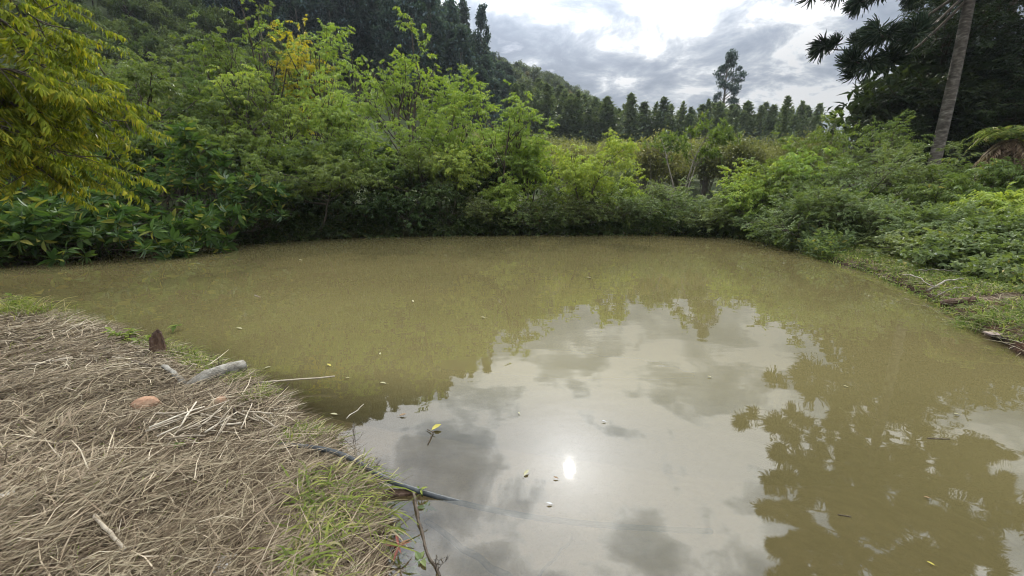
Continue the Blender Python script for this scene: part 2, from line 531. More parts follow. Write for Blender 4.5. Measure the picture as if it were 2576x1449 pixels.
def height(x, y):
    x, y = np.broadcast_arrays(np.asarray(x, float), np.asarray(y, float))
    sd = pond_sd(x, y)
    so = np.maximum(sd, 0)
    si = np.maximum(-sd, 0)
    near = sstep(9.5, 7.5, y) * sstep(4.0, 2.0, x)
    right = sstep(4.0, 7.5, x) * (1 - near) * sstep(30, 22, y)
    far = np.clip(1 - near - right, 0, 1)
    hn = .07 * (1 - np.exp(-so / .06)) + .12 * (1 - np.exp(-so / .9)) + .012 * so
    hn = hn + (.018 * wob(x, y, 3.1, 1) + .010 * wob(x, y, 11, 2)) * sstep(0, .4, so)
    hr = .12 * (1 - np.exp(-so / .10)) + .18 * (1 - np.exp(-so / .8)) + .21 * softplus(so - 1.8, .6) * sstep(30, 8, so) + .05 * wob(x, y, 1.1, 3) * sstep(0, 1.5, so)
    hf = .16 * (1 - np.exp(-so / .15)) + .3 * (1 - np.exp(-so / 1.5)) + .03 * np.minimum(so, 30) + .06 * wob(x, y, .9, 4) * sstep(0, 1.5, so)
    base = hn * near + hr * right + hf * far
    base = base + .105 * softplus(y - 32, 6) * sstep(-10, 60, y) - .0 * x
    q = (x + 25) * -.84 + (y - 52) * .5425
    hill = .67 * softplus(q, 9)
    hill = 92 * (1 - np.exp(-hill / 92)) * sstep(5, 30, y)
    hill = hill * (1 - .62 * sstep(.10, .34, x / np.maximum(y, 1)) * sstep(90, 150, y))
    hill = hill + wob(x, y, .05, 7) * 2.5 * sstep(5, 40, hill)
    z = base + hill
    shelf = sstep(4.2, 2.6, y) * sstep(5.0, 2.5, x)
    depth = 1.5 * (1 - np.exp(-si / (.7 + 7.3 * shelf))) + (.06 + .1 * (1 - shelf)) * (1 - np.exp(-si / .05))
    return np.where(sd > 0, np.maximum(z, .004), -depth + .012 * wob(x, y, 5, 9) * np.minimum(si * 4, 1))


def hz(x, y):
    return float(height(np.array([x]), np.array([y]))[0])


def build_ground():
    def axis(parts, out_lo, out_hi):
        a = np.concatenate([np.arange(p0, p1, st) for p0, p1, st in parts])
        hi = [parts[-1][1]]
        st = parts[-1][2]
        while hi[-1] < out_hi:
            st = min(st * 1.16, 9.0)
            hi.append(hi[-1] + st)
        lo = [parts[0][0]]
        st = parts[0][2]
        while lo[-1] > out_lo:
            st = min(st * 1.16, 9.0)
            lo.append(lo[-1] - st)
        return np.concatenate([lo[:0:-1], a, hi])
    X = axis([(-17, -4, .15), (-4, .8, .07), (.8, 5.5, .2), (5.5, 12.5, .13)], -520, 520)
    Y = axis([(-1, 5, .075), (5, 22.5, .14)], -14, 520)
    gx, gy = np.meshgrid(X, Y)
    Z = height(gx, gy)
    n, m = gx.shape
    V = np.stack([gx, gy, Z], -1).reshape(-1, 3)
    i = (np.arange(n - 1)[:, None] * m + np.arange(m - 1)[None]).ravel()
    F = np.stack([i, i + 1, i + m + 1, i + m], 1)
    me = new_mesh('ground', V, F, smooth=True)
    mt, t = new_mat('soil_and_litter')
    tc = N(t, 'ShaderNodeTexCoord')
    a = N(t, 'ShaderNodeTexNoise', {'Vector': tc.outputs['Object'], 'Scale': 2.3, 'Detail': 8.0, 'Roughness': .65})
    b = N(t, 'ShaderNodeTexNoise', {'Vector': tc.outputs['Object'], 'Scale': 42.0, 'Detail': 4.0, 'Roughness': .7})
    c1 = ramp(t, b.outputs[0], [(.3, (.030, .020, .014)), (.5, (.075, .050, .034)), (.7, (.16, .115, .075))])
    c2 = ramp(t, b.outputs[0], [(.3, (.040, .020, .012)), (.7, (.13, .065, .038))])
    c = mixc(t, ramp(t, a.outputs[0], [(.45, (0, 0, 0)), (.62, (1, 1, 1))]), c1, c2)
    geo = N(t, 'ShaderNodeNewGeometry')
    sep = N(t, 'ShaderNodeSeparateXYZ', {0: geo.outputs['Position']})
    far = ramp(t, math_(t, 'MULTIPLY', sep.outputs[1], .02), [(.2, (0, 0, 0)), (.45, (1, 1, 1))])
    g = ramp(t, a.outputs[0], [(.3, (.03, .045, .018)), (.7, (.075, .085, .035))])
    c = mixc(t, far, c, g)
    wet = ramp(t, math_(t, 'MULTIPLY', sep.outputs[2], 4.0), [(.1, (.38, .36, .34)), (.7, (1, 1, 1))])
    c = mixc(t, 1.0, c, wet, 'MULTIPLY')
    # the pond's bed is silt
    bed = ramp(t, math_(t, 'MULTIPLY_ADD', sep.outputs[2], 12.0, .5), [(.15, (1, 1, 1)), (.5, (0, 0, 0))])
    silt = ramp(t, a.outputs[0], [(.3, (.14, .10, .062)), (.55, (.23, .175, .11)), (.75, (.30, .235, .155))])
    c = mixc(t, bed, c, silt)
    bp = N(t, 'ShaderNodeBump', {'Height': b.outputs[0], 'Strength': .8, 'Distance': .03})
    p = N(t, 'ShaderNodeBsdfPrincipled', {'Base Color': c, 'Roughness': .95, 'Normal': bp.outputs[0]})
    p.inputs['Specular IOR Level'].default_value = .1
    N(t, 'ShaderNodeOutputMaterial', {'Surface': p.outputs[0]})
    o = obj('ground', me, mt)
    o['kind'] = 'structure'
    o['label'] = 'brown soil banks around the pond rising to a wooded hill'


build_ground()


def build_water():
    X = np.arange(-18, 12.2, .16)
    Y = np.arange(-3.0, 22.6, .16)
    gx, gy = np.meshgrid(X, Y)
    h = height(gx, gy)
    n, m = gx.shape
    V = np.stack([gx, gy, 0 * gx], -1).reshape(-1, 3)
    i = (np.arange(n - 1)[:, None] * m + np.arange(m - 1)[None]).ravel()
    F = np.stack([i, i + 1, i + m + 1, i + m], 1)
    keep = (h.ravel()[F] < .12).any(1)
    F = F[keep]
    used, inv = np.unique(F, return_inverse=True)
    V, F = V[used], inv.reshape(F.shape)
    me = new_mesh('water', V, F, rnd=np.maximum(-h.ravel()[used], 0), smooth=True)
    mt, t = new_mat('muddy_water')
    tc = N(t, 'ShaderNodeTexCoord')
    at = N(t, 'ShaderNodeAttribute', attribute_name='rnd')
    # silt in suspension hides the bed with growing depth
    al = math_(t, 'SUBTRACT', 1.0, math_(t, 'POWER', 2.718, math_(t, 'MULTIPLY', at.outputs['Fac'], -2.0)))
    n0 = N(t, 'ShaderNodeTexNoise', {'Vector': tc.outputs['Object'], 'Scale': .35, 'Detail': 3.0})
    c = ramp(t, n0.outputs[0], [(.3, (.105, .089, .038)), (.7, (.125, .105, .045))])
    df = N(t, 'ShaderNodeBsdfDiffuse', {'Color': c}).outputs[0]
    tr = N(t, 'ShaderNodeBsdfTransparent', {'Color': (.86, .82, .70, 1)}).outputs[0]
    body = N(t, 'ShaderNodeMixShader', {0: al, 1: tr, 2: df}).outputs[0]
    mp = N(t, 'ShaderNodeMapping', {'Vector': tc.outputs['Object'], 'Scale': (1.0, 1.6, 1.0)})
    w1 = N(t, 'ShaderNodeTexNoise', {'Vector': mp.outputs[0], 'Scale': 1.6, 'Detail': 2.0, 'Roughness': .5})
    w2 = N(t, 'ShaderNodeTexNoise', {'Vector': mp.outputs[0], 'Scale': 9.0, 'Detail': 2.0, 'Roughness': .5})
    patch = N(t, 'ShaderNodeTexNoise', {'Vector': tc.outputs['Object'], 'Scale': .5, 'Detail': 2.0})
    pw = ramp(t, patch.outputs[0], [(.42, (.15, .15, .15)), (.62, (1, 1, 1))])
    hh = math_(t, 'ADD', math_(t, 'MULTIPLY', w1.outputs[0], .7), math_(t, 'MULTIPLY', math_(t, 'MULTIPLY', w2.outputs[0], pw), .035))
    bp = N(t, 'ShaderNodeBump', {'Height': hh, 'Strength': 1.0, 'Distance': .0032})
    gl = N(t, 'ShaderNodeBsdfGlossy', {'Color': (.97, .98, 1, 1), 'Roughness': .014, 'Normal': bp.outputs[0]}).outputs[0]
    fr = N(t, 'ShaderNodeFresnel', {'IOR': 1.62, 'Normal': bp.outputs[0]}).outputs[0]
    sh = N(t, 'ShaderNodeMixShader', {0: fr, 1: body, 2: gl}).outputs[0]
    N(t, 'ShaderNodeOutputMaterial', {'Surface': sh})
    o = obj('water', me, mt)
    o['kind'] = 'structure'
    o['label'] = 'still muddy olive pond water reflecting clouds and trees'


build_water()


# ------------------------------------------------------------------ tree builder
def skeleton(rng, stems=2, lean=.25, t0=.35, nb=(5, 4), ang=(.7, .8), ratio=(.55, .5), trop=(.05, .06, .03), wig=.12, att=3, r0=.03, first=1.0):
    """unit-high tree: list of (points, radii) and leaf points with directions"""
    out, A, Dn = [], [], []
    mx = len(nb)

    def grow(p, d, L, r, lvl):
        n = 6 if lvl == 0 else 4
        ps, ds = [p], [d]
        for i in range(n):
            d = unit(d + rng.normal(0, wig, 3) + np.array((0, 0, trop[min(lvl, len(trop) - 1)])))
            p = p + d * L / n
            ps.append(p)
            ds.append(d)
        ps, ds = np.array(ps), np.array(ds)
        out.append((ps, np.linspace(r, r * .42, n + 1), lvl))
        if lvl == mx:
            for t in np.linspace(.3, 1, att):
                k = min(int(t * n), n)
                A.append(ps[k] + rng.normal(0, .008, 3))
                Dn.append(ds[k] + rng.normal(0, .45, 3))
            return
        tt = np.sort(rng.uniform(t0 if lvl == 0 else .2, 1.0, nb[lvl]))
        for q, t in enumerate(tt):
            k = min(int(t * n), n - 1)
            f = t * n - k
            pp = ps[k] * (1 - f) + ps[k + 1] * f
            a = rng.uniform(.6, 1.3) * ang[lvl]
            ax = unit(np.cross(ds[k], rng.normal(0, 1, 3)))
            dd = ds[k] * math.cos(a) + ax * math.sin(a)
            grow(pp, unit(dd), L * ratio[lvl] * rng.uniform(.75, 1.2) * (1.2 - .45 * t), r * .5 * (1.15 - .4 * t), lvl + 1)
        if lvl > 0:
            A.append(ps[-1])
            Dn.append(ds[-1])

    for s in range(stems):
        a = rng.uniform(0, 2 * np.pi)
        d = unit(np.array((math.cos(a) * lean, math.sin(a) * lean, 1)) * rng.uniform(.8, 1.0))
        grow(np.array((math.cos(a), math.sin(a), 0)) * .012 * (stems > 1), d, rng.uniform(.75, 1.0) * first, r0 * (1 if stems < 3 else .7), 0)
    return out, np.array(A), np.array(Dn)


def build_tree(name, rng, loc, H, W, tmpls, mat, bark, label, cat, group, skel=None, sprays=500, lsc=1.0, sides=5, droop=0.0, dense_top=0.0,
               trunk_name='trunk', crown_name='crown', Wy=None, rbias=.5, minz=0.0, shift=(0, 0)):
    out, A, Dn = skeleton(rng, **(skel or {}))
    lo, hi = np.percentile(A, 2, 0), np.percentile(A, 98, 0)
    sx, sy, sz = W / (hi[0] - lo[0]), (Wy or W) / (hi[1] - lo[1]), H / np.percentile(A[:, 2], 95)
    S = np.array((sx, sy, sz))
    cx = -(hi + lo)[:2] / 2

    def warp(p):
        q = p.copy()
        w = np.clip(p[:, 2:3] * 1.4, 0, 1)
        q[:, :2] = q[:, :2] + w * cx
        q = q * S
        q[:, :2] += w * np.asarray(shift)
        return q

    root = empty(name, loc, label, cat, group)
    g = Geo()
    for ps, rr, lvl in out:
        if lvl <= 1 or rng.random() < .5:
            V, F = tube(warp(ps), np.maximum(rr * H * .55, .007), sides if lvl < 2 else 3, cap=False)
            g.add(V, F, rng.random())
    obj(trunk_name, g.mesh(trunk_name, True), bark, root)
    A2 = warp(A)
    if minz:
        keep = A2[:, 2] > minz
        A2, Dn = A2[keep], Dn[keep]
    wt_ = np.clip(A2[:, 2] / H, .05, 1.1) ** .9
    idx = rng.choice(len(A2), sprays, p=wt_ / wt_.sum())
    pos = A2[idx] + rng.normal(0, .10, (sprays, 3)) * max(lsc, .6)
    Y = unit(Dn[idx]) + rng.normal(0, .5, (sprays, 3))
    Y[:, 2] = Y[:, 2] * .45 - droop
    g = Geo()
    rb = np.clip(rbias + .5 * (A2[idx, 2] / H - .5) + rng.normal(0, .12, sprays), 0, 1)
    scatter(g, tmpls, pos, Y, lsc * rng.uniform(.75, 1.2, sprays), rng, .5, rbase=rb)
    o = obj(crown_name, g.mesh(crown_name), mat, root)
    o['kind'] = 'stuff'
    return root


R0 = np.random.default_rng(5)
SP_LANCE = [spray(R0, 18, .46, .165, .052, .3, 1.0, .75) for _ in range(5)]
SP_WHORL = [spray(R0, 9, .14, .33, .115, .35, whorl=True, fine=True) for _ in range(4)]
SP_WHORL_L = [spray(R0, 8, .12, .30, .11, .35, whorl=True) for _ in range(4)]
SP_SMALL = [spray(R0, 16, .36, .105, .045, .2, 1.1, .2) for _ in range(5)]
SP_TINY = [spray(R0, 22, .42, .060, .020, .2, 1.1, .1) for _ in range(4)]
SP_BROAD = [spray(R0, 10, .24, .10, .068, .25, 1.2, .1) for _ in range(5)]


def place_tree(px, top, wpx, d, kind, label, seed, group=None, cat='tree', name=None, base_px=None, **kw):
    """stand a tree d metres ahead so that its crown fills the given part of the photograph"""
    rng = np.random.default_rng(seed)
    c = P(px, top, d)
    x = P(base_px, 560, d)[0] if base_px else c[0]
    zb = hz(x, d)
    H = (c[2] - zb) * 1.04
    W = wpx / FPX * d * .97
    shift = (c[0] - x, 0)
    K = dict(KINDS[kind])
    K.update(kw)
    nm = name or K.pop('nm')
    K.pop('nm', None)
    return build_tree(nm, rng, (x, d, zb - .05), H, W, K.pop('tmpls'), K.pop('mat'), K.pop('bark'), label, cat, group, shift=shift, **K)


VASE = dict(stems=3, lean=.28, t0=.42, nb=(6, 5), ang=(.6, .75), ratio=(.48, .5), trop=(.03, .10, .05), att=3, r0=.028)
SINGLE = dict(stems=1, lean=.08, t0=.38, nb=(11, 5), ang=(.85, .8), ratio=(.5, .5), trop=(.03, .10, .04), att=3, r0=.03)
BUSH = dict(stems=6, lean=.6, t0=.2, nb=(6, 4), ang=(.8, .8), ratio=(.5, .55), trop=(.02, .06, .03), att=3, r0=.022)
KINDS = {
    'yg': dict(nm='young_tree', tmpls=SP_LANCE, mat=M_YG, bark=B_BK, skel=VASE, sprays=430, droop=.35),
    'bright': dict(nm='young_tree', tmpls=SP_LANCE, mat=M_YB, bark=B_BK, skel=VASE, sprays=430, droop=.35),
    'yellow': dict(nm='young_tree', tmpls=SP_LANCE, mat=M_YL, bark=B_BK, skel=VASE, sprays=420, droop=.35),
    'olive': dict(nm='young_tree', tmpls=SP_LANCE, mat=M_OL, bark=B_BK, skel=VASE, sprays=430, droop=.35),
    'mid': dict(nm='leafy_tree', tmpls=SP_LANCE, mat=M_MD, bark=B_BK, skel=SINGLE, sprays=430, droop=.2),
    'shrub': dict(nm='leafy_shrub', tmpls=SP_LANCE, mat=M_MD, bark=B_BK, skel=BUSH, sprays=300, droop=.2, trunk_name='stems', crown_name='foliage'),
    'oliveshrub': dict(nm='leafy_shrub', tmpls=SP_LANCE, mat=M_YG, bark=B_BK, skel=BUSH, sprays=240, droop=.25, trunk_name='stems', crown_name='foliage'),
    'shade': dict(nm='leafy_shrub', tmpls=SP_LANCE, mat=M_SD, bark=B_BK, skel=BUSH, sprays=260, droop=.25, trunk_name='stems', crown_name='foliage'),  # shade painted in by the darkened leaf colour
    'limeshrub': dict(nm='leafy_shrub', tmpls=SP_LANCE, mat=M_YB, bark=B_BK, skel=BUSH, sprays=300, droop=.25, trunk_name='stems', crown_name='foliage'),
    'fine': dict(nm='feathery_shrub', tmpls=SP_SMALL, mat=M_FB, bark=B_BK, skel=BUSH, sprays=380, droop=.05, trunk_name='stems', crown_name='foliage'),
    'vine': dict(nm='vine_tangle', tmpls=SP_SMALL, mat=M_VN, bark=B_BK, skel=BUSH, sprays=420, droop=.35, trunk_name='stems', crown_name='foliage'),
    'dark': dict(nm='evergreen_tree', tmpls=SP_SMALL, mat=M_DK, bark=B_BK, skel=dict(stems=2, lean=.2, t0=.15, nb=(13, 7), ang=(.9, .8), ratio=(.42, .5), trop=(.03, .05, .03), att=3, r0=.03), sprays=1700, lsc=2.0, droop=.1),
}


# ------------------------------------------------------------------ far country: hill, forest, plantation
def clump_tree(rng, H, kind):
    """trees too far away to show single leaves: leaf-tuft faces in clumps on a branched trunk"""
    gt, gc = Geo(), Geo()
    if kind == 'euc':
        pts = np.array([(rng.normal(0, .012) * H * t, rng.normal(0, .012) * H * t, H * t) for t in np.linspace(0, .97, 7)])
        gt.add(*tube(pts, np.linspace(.26, .05, 7) * H / 28, 5, False))
        z0 = rng.uniform(.12, .34)
        n = 44
        for i in range(n):
            t = z0 + (1 - z0) * (i + rng.random()) / n
            r = H * .125 * (math.sin(min(1, (1.04 - t) / (1 - z0) * 1.25) * math.pi * .5)) * rng.uniform(.35, 1.1)
            a = rng.uniform(0, 6.28)
            c = np.array((math.cos(a) * r, math.sin(a) * r, t * H + rng.normal(0, .01) * H))
            b = np.array((pts[0][0], pts[0][1], (t - .05) * H))
            gt.add(*tube(np.array([b, (b + c) / 2 + (0, 0, .1), c]), [.07, .05, .02], 3, False))
            s = H * rng.uniform(.028, .055)
            m = 60
            q = rng.normal(0, 1, (m, 3))
            q = unit(q) * rng.uniform(.45, 1, (m, 1)) * s * np.array((1.15, 1.15, .8)) + c
            tuft_faces(gc, q, H * .019, rng, t)
    elif kind == 'cone':
        pts = np.array([(0, 0, H * t) for t in np.linspace(0, .98, 5)])
        gt.add(*tube(pts, np.linspace(.13, .02, 5) * H / 14, 5, False))
        m = 1500
        t = .10 + .90 * rng.random(m) ** 1.1
        r = H * .27 * np.clip(1.02 - t, 0, 1) ** .75 * rng.uniform(.1, 1.1, m)
        a = rng.uniform(0, 6.28, m)
        lump = .75 + .35 * np.sin(3 * a + 9 * t + rng.uniform(0, 6)) * np.sin(23 * t + 2 * a)
        q = np.stack([np.cos(a) * r * lump, np.sin(a) * r * lump, t * H], 1)
        tuft_faces(gc, q, H * .024, rng, t, up=1.1)
    elif kind == 'round':
        pts = np.array([(rng.normal(0, .02) * H * t, 0, H * t) for t in np.linspace(0, .75, 4)])
        gt.add(*tube(pts, np.linspace(.2, .06, 4) * H / 10, 5, False))
        for i in range(26):
            u = unit(rng.normal(0, 1, 3))
            c = np.array((0, 0, .6 * H)) + u * np.array((.34, .34, .27)) * H * rng.uniform(.55, 1)
            b = np.array((0, 0, rng.uniform(.3, .6) * H))
            gt.add(*tube(np.array([b, (b + c) / 2, c]), [.06, .05, .02], 3, False))
            s = H * rng.uniform(.08, .14)
            q = unit(rng.normal(0, 1, (56, 3))) * rng.uniform(.5, 1, (56, 1)) * s + c
            tuft_faces(gc, q, H * .038, rng, c[2] / H)
    else:  # scrub: many upright stems, leafy mainly on top
        for i in range(16):
            a, l = rng.uniform(0, 6.28), rng.uniform(.08, .42)
            tip = np.array((math.cos(a) * l * H, math.sin(a) * l * H, H * rng.uniform(.72, 1.0)))
            mid = tip * np.array((.45, .45, .5)) + rng.normal(0, .03, 3) * H
            gt.add(*tube(np.array([(tip[0] * .15, tip[1] * .15, 0), mid, tip]), [.035, .025, .01], 3, False))
            for k in range(4):
                e = mid + (tip - mid) * rng.uniform(.1, .9) + np.array((rng.normal(0, .1), rng.normal(0, .1), rng.uniform(0, .15))) * H
                gt.add(*tube(np.array([mid * .7 + tip * .3, e]), [.014, .006], 3, False))
                q = e + rng.normal(0, .075, (48, 3)) * H
                tuft_faces(gc, q, H * .026, rng, e[2] / H, up=.6)
    return gt, gc


def tuft_faces(g, q, s, rng, t, up=0.3):
    m = len(q)
    y = rng.normal(0, 1, (m, 3)) + np.array((0, 0, up))
    TV, TF = leaf_quads(1.9, 1.05, .2, .2)
    M = frame(y)
    V = np.einsum('nij,vj->nvi', M, TV) * (s * rng.uniform(.6, 1.3, (m, 1, 1))) + q[:, None]
    F = (TF[None] + (np.arange(m) * 5)[:, None, None]).reshape(-1, 4)
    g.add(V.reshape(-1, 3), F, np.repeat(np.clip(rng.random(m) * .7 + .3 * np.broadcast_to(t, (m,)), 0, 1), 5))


def make_proto(name, H, kind, seed, mat, bark, two=True):
    rng = np.random.default_rng(seed)
    gt, gc = clump_tree(rng, H, kind)
    return gt.mesh('trunk', True), gc.mesh('crown'), mat, bark


def forest(name, protos, spots, label, cat, group, scale=(.8, 1.15), seed=0, names=('trunk', 'crown'), zoff=-.3):
    rng = np.random.default_rng(seed)
    roots = []
    zz = height(np.array([p[0] for p in spots]), np.array([p[1] for p in spots]))
    for (x, y), z in zip(spots, zz):
        tm, cm, mat, bark = protos[rng.integers(len(protos))]
        e = empty(name, (x, y, z + zoff), label, cat, group)
        e.rotation_euler = (0, 0, rng.uniform(0, 6.28))
        s = rng.uniform(*scale)
        e.scale = (s * rng.uniform(.9, 1.1), s * rng.uniform(.9, 1.1), s)
        obj(names[0], tm, bark, e)
        c = obj(names[1], cm, mat, e)
        c['kind'] = 'stuff'
        roots.append(e)
    return roots


def jitter_spots(rng, n, gen, dmin):
    out = []
    tries = 0
    while len(out) < n and tries < n * 60:
        tries += 1
        p = gen()
        if p is None:
            continue
        if all((p[0] - q[0]) ** 2 + (p[1] - q[1]) ** 2 > dmin ** 2 for q in out):
            out.append(p)
    return out


EUC = [make_proto('euc', 26, 'euc', 100 + i, M_EU, B_EU) for i in range(6)]
CONE = [make_proto('cone', 14, 'cone', 120 + i, M_PL, B_BK) for i in range(5)]
ROUND = [make_proto('round', 9, 'round', 140 + i, M_RD, B_BK) for i in range(5)]
RUST = [make_proto('round', 8, 'round', 150 + i, M_RU, B_PL) for i in range(2)]
SCRUB = [make_proto('scrub', 4.2, 'scrub', 160 + i, M_SC, B_PL) for i in range(5)]
HSCRUB = [make_proto('round', 4.0, 'round', 180 + i, M_SH, B_BK) for i in range(5)]


def polar(rng, a0, a1, y0, y1, test=None):
    def gen():
        y = math.sqrt(rng.uniform(y0 * y0, y1 * y1))
        x = rng.uniform(a0, a1) * y
        return (x, y) if test is None or test(x, y) else None
    return gen


rg = np.random.default_rng(11)
hq = lambda x, y: (x + 25) * -.84 + (y - 52) * .5425
sp = jitter_spots(rg, 230, polar(rg, -.66, -.005, 84, 165), 3.6)
fr_ = forest('eucalyptus_tree', EUC, sp, 'tall dark eucalyptus with a bare pale trunk in the forest on the hill', 'tree', 'eucalyptus forest on the hillside', (.72, 1.02), 12)
for r_ in fr_:                                # the wood gets lower towards its right edge
    k_ = 1 - .52 * float(sstep(-.17, .0, r_.location.x / r_.location.y))
    r_.scale = (r_.scale.x * (.5 + .5 * k_), r_.scale.y * (.5 + .5 * k_), r_.scale.z * k_)
sp = jitter_spots(rg, 295, polar(rg, -.09, .42, 150, 335, lambda x, y: hq(x, y) > 8), 5.2)
forest('hill_tree', ROUND, sp, 'small round broadleaf tree on the distant ridge right of the eucalyptus forest', 'tree', 'broadleaf trees on the distant ridge', (.8, 1.4), 13)
sp = jitter_spots(rg, 16, polar(rg, -.05, .20, 160, 240, lambda x, y: hq(x, y) > 15), 6)
forest('rusty_hill_tree', RUST, sp, 'rust brown small tree low on the distant ridge', 'tree', 'rusty trees on the distant ridge', (.8, 1.1), 14)
sp = jitter_spots(rg, 290, polar(rg, -1.22, -.42, 36, 112, lambda x, y: hq(x, y) > -6), 2.3)
forest('hillside_bush', HSCRUB, sp, 'rounded green bush in the scrub on the steep left hillside', 'bush', 'scrub on the left hillside', (1.0, 1.75), 15, ('stems', 'foliage'))
sp = jitter_spots(rg, 290, polar(rg, .0, .70, 94, 136, lambda x, y: hq(x, y) < 12), 2.0)
pl_ = forest('plantation_tree', CONE, sp, 'slim pointed young plantation tree in the row beyond the scrub', 'tree', 'plantation trees beyond the scrub', (.72, 1.1), 16)
rj = np.random.default_rng(166)
for r_ in pl_:
    k_ = rj.uniform(.9, 1.7)
    r_.scale = (r_.scale.x * k_, r_.scale.y * k_, r_.scale.z)
    r_.rotation_euler = (rj.normal(0, .04), rj.normal(0, .04), r_.rotation_euler.z)
sp = jitter_spots(rg, 40, polar(rg, .5, 1.0, 70, 110), 4.0)
forest('valley_tree', ROUND[:3] + CONE[:2], sp, 'low dark tree on the skyline left of the tall evergreens', 'tree', 'skyline trees at right', (.6, .95), 17)
sp = jitter_spots(rg, 150, polar(rg, -.12, .75, 34, 80), 1.75)
forest('scrub_bush', SCRUB, sp, 'twiggy brownish green bush in the thicket behind the far bank', 'bush', 'thicket behind the far bank', (.75, 1.3), 18, ('stems', 'foliage'))

# two slimmer trees stand clear of the forest's edge
for i, (px, top, d, lab) in enumerate([(1212, 12, 112, 'slender eucalyptus standing clear at the right edge of the forest, against the sky'),
                                       (1165, 2, 118, 'eucalyptus with a ragged top second from the right edge of the forest')]):
    c_ = P(px, top, d)
    z_ = hz(c_[0], d)
    for r_ in forest('eucalyptus_tree', EUC[i:i + 1], [(c_[0], d)], lab, 'tree', 'eucalyptus forest on the hillside', ((c_[2] - z_) / 26,) * 2, 19 + i):
        r_.scale.x *= .8
        r_.scale.y *= .8

# the lone tall eucalyptus
e_ = P(1835, 128, 128)
zb = hz(e_[0], 128)
rng = np.random.default_rng(77)


def lone_eucalyptus():
    H = e_[2] - zb
    root = empty('lone_eucalyptus', (e_[0], 128, zb - .3), 'very tall lone eucalyptus with tufted crown standing above the plantation', 'tree')
    gt, gc = Geo(), Geo()
    pts = np.array([(-.9 + 1.2 * t + .3 * math.sin(5 * t), 0, H * t) for t in np.linspace(0, .97, 9)])
    gt.add(*tube(pts, np.linspace(.55, .10, 9), 7, False))
    for i in range(60):
        t = .42 + .57 * (i + rng.random()) / 60
        prof = 4.1 * min(1, (1.03 - t) * 4.2) * (1 if t > .5 else .75)
        side = rng.choice((-1, 1), p=(.42, .58))
        r = prof * rng.uniform(.25, 1.0)
        a = rng.uniform(-1.2, 1.2) + (0 if side > 0 else math.pi)
        c = np.array((math.cos(a) * r + .3, math.sin(a) * r, t * H))
        k = int(t * 8)
        b = pts[k] * (1 - (t * 8 - k)) + pts[min(k + 1, 8)] * (t * 8 - k) - np.array((0, 0, 1.2))
        gt.add(*tube(np.array([b, (b + c) / 2 + (0, 0, .2), c]), [.12, .08, .03], 4, False))
        s = rng.uniform(.75, 1.45)
        q = unit(rng.normal(0, 1, (120, 3))) * rng.uniform(.3, 1, (120, 1)) * s * np.array((1.1, 1.1, .75)) + c
        tuft_faces(gc, q, .30, rng, t)
    obj('trunk', gt.mesh('trunk', True), B_EU, root)
    obj('crown', gc.mesh('crown'), M_EU, root)['kind'] = 'stuff'


lone_eucalyptus()

# ------------------------------------------------------------------ trees of the far bank
FB = 'young trees on the far bank'
for a in [
    (640, 62, 215, 27.0, 'olive', 'olive green young tree, the tallest of the far bank, against the dark hill', 201),
    (590, 140, 160, 25.5, 'olive', 'olive crowned young tree in front of the tallest one on the far bank', 202),
    (765, 103, 110, 27.0, 'yellow', 'young tree with a golden yellow crown against the dark eucalyptus forest', 203),
    (850, 122, 190, 26.0, 'yg', 'wide yellow green tree right of the golden crown', 204),
    (1000, 143, 165, 24.0, 'bright', 'bright lime tree with a flat layered crown rising alone before the dark forest', 205),
    (1135, 208, 150, 25.5, 'yg', 'yellow green tree between the lime crown and the forked tree', 206),
    (1268, 236, 185, 22.4, 'yg', 'forked slender tree with thin stems at the right end of the tree row', 207),
    (700, 222, 190, 23.5, 'yg', 'yellow green tree left of centre in the middle of the tree row', 208),
    (820, 240, 200, 23.0, 'yg', 'light green open crowned tree below the golden crown', 209),
    (935, 300, 190, 22.5, 'yg', 'green tree with a thin dark trunk under the lime crown', 210),
    (1085, 300, 170, 23.0, 'bright', 'lime leaved tree low between the lime crown and the forked tree', 211),
    (610, 262, 170, 22.0, 'olive', 'olive green tree behind the water edge shrubs left of centre', 212),
    (500, 215, 190, 22.5, 'mid', 'mid green tree behind the overhanging branches at the left', 213),
    (330, 190, 220, 19.5, 'mid', 'dark leafy tree half hidden by the overhanging yellow green branches', 214),
    (440, 300, 200, 19.0, 'mid', 'grey green tree above the broad leaved shrubs', 215),
    (560, 330, 190, 19.5, 'olive', 'drooping olive tree above the dark water edge at left', 216),
    (760, 355, 230, 20.3, 'olive', 'dense olive green tree in the centre left of the bank', 217),
    (900, 380, 200, 20.6, 'mid', 'dull green tree at the water below the lime crown', 218),
    (1040, 400, 190, 21.3, 'mid', 'grey green bushy tree on the bank left of the forked tree', 219),
    (1150, 385, 150, 21.8, 'yg', 'bushy yellow green tree just left of the forked trunk', 220),
    (1330, 372, 70, 22.6, 'bright', 'small lime side crown at the right foot of the forked tree', 221),
    (250, 160, 220, 21.0, 'mid', 'tall green tree behind the overhanging branches near the left edge', 228),
]:
    place_tree(*a, group=FB)
place_tree(790, 405, 240, 18.6, 'mid', 'low tree standing in the water with a thin trunk and hanging leaves', 222, base_px=795, mat=M_MD, sprays=620, skel=SINGLE)
place_tree(1478, 378, 165, 21.6, 'bright', 'compact bright lime tree standing alone right of the forked tree', 223, skel=dict(VASE, t0=.12), sprays=620)
place_tree(1735, 332, 160, 29, 'mid', 'pale stemmed tree with a flat umbrella crown in the thicket', 224, bark=B_PL, skel=dict(stems=3, lean=.2, t0=.68, nb=(7, 5), ang=(.9, .7), ratio=(.36, .5), trop=(.06, .0, .0), r0=.032), sprays=300, tmpls=SP_WHORL_L, droop=-.1)
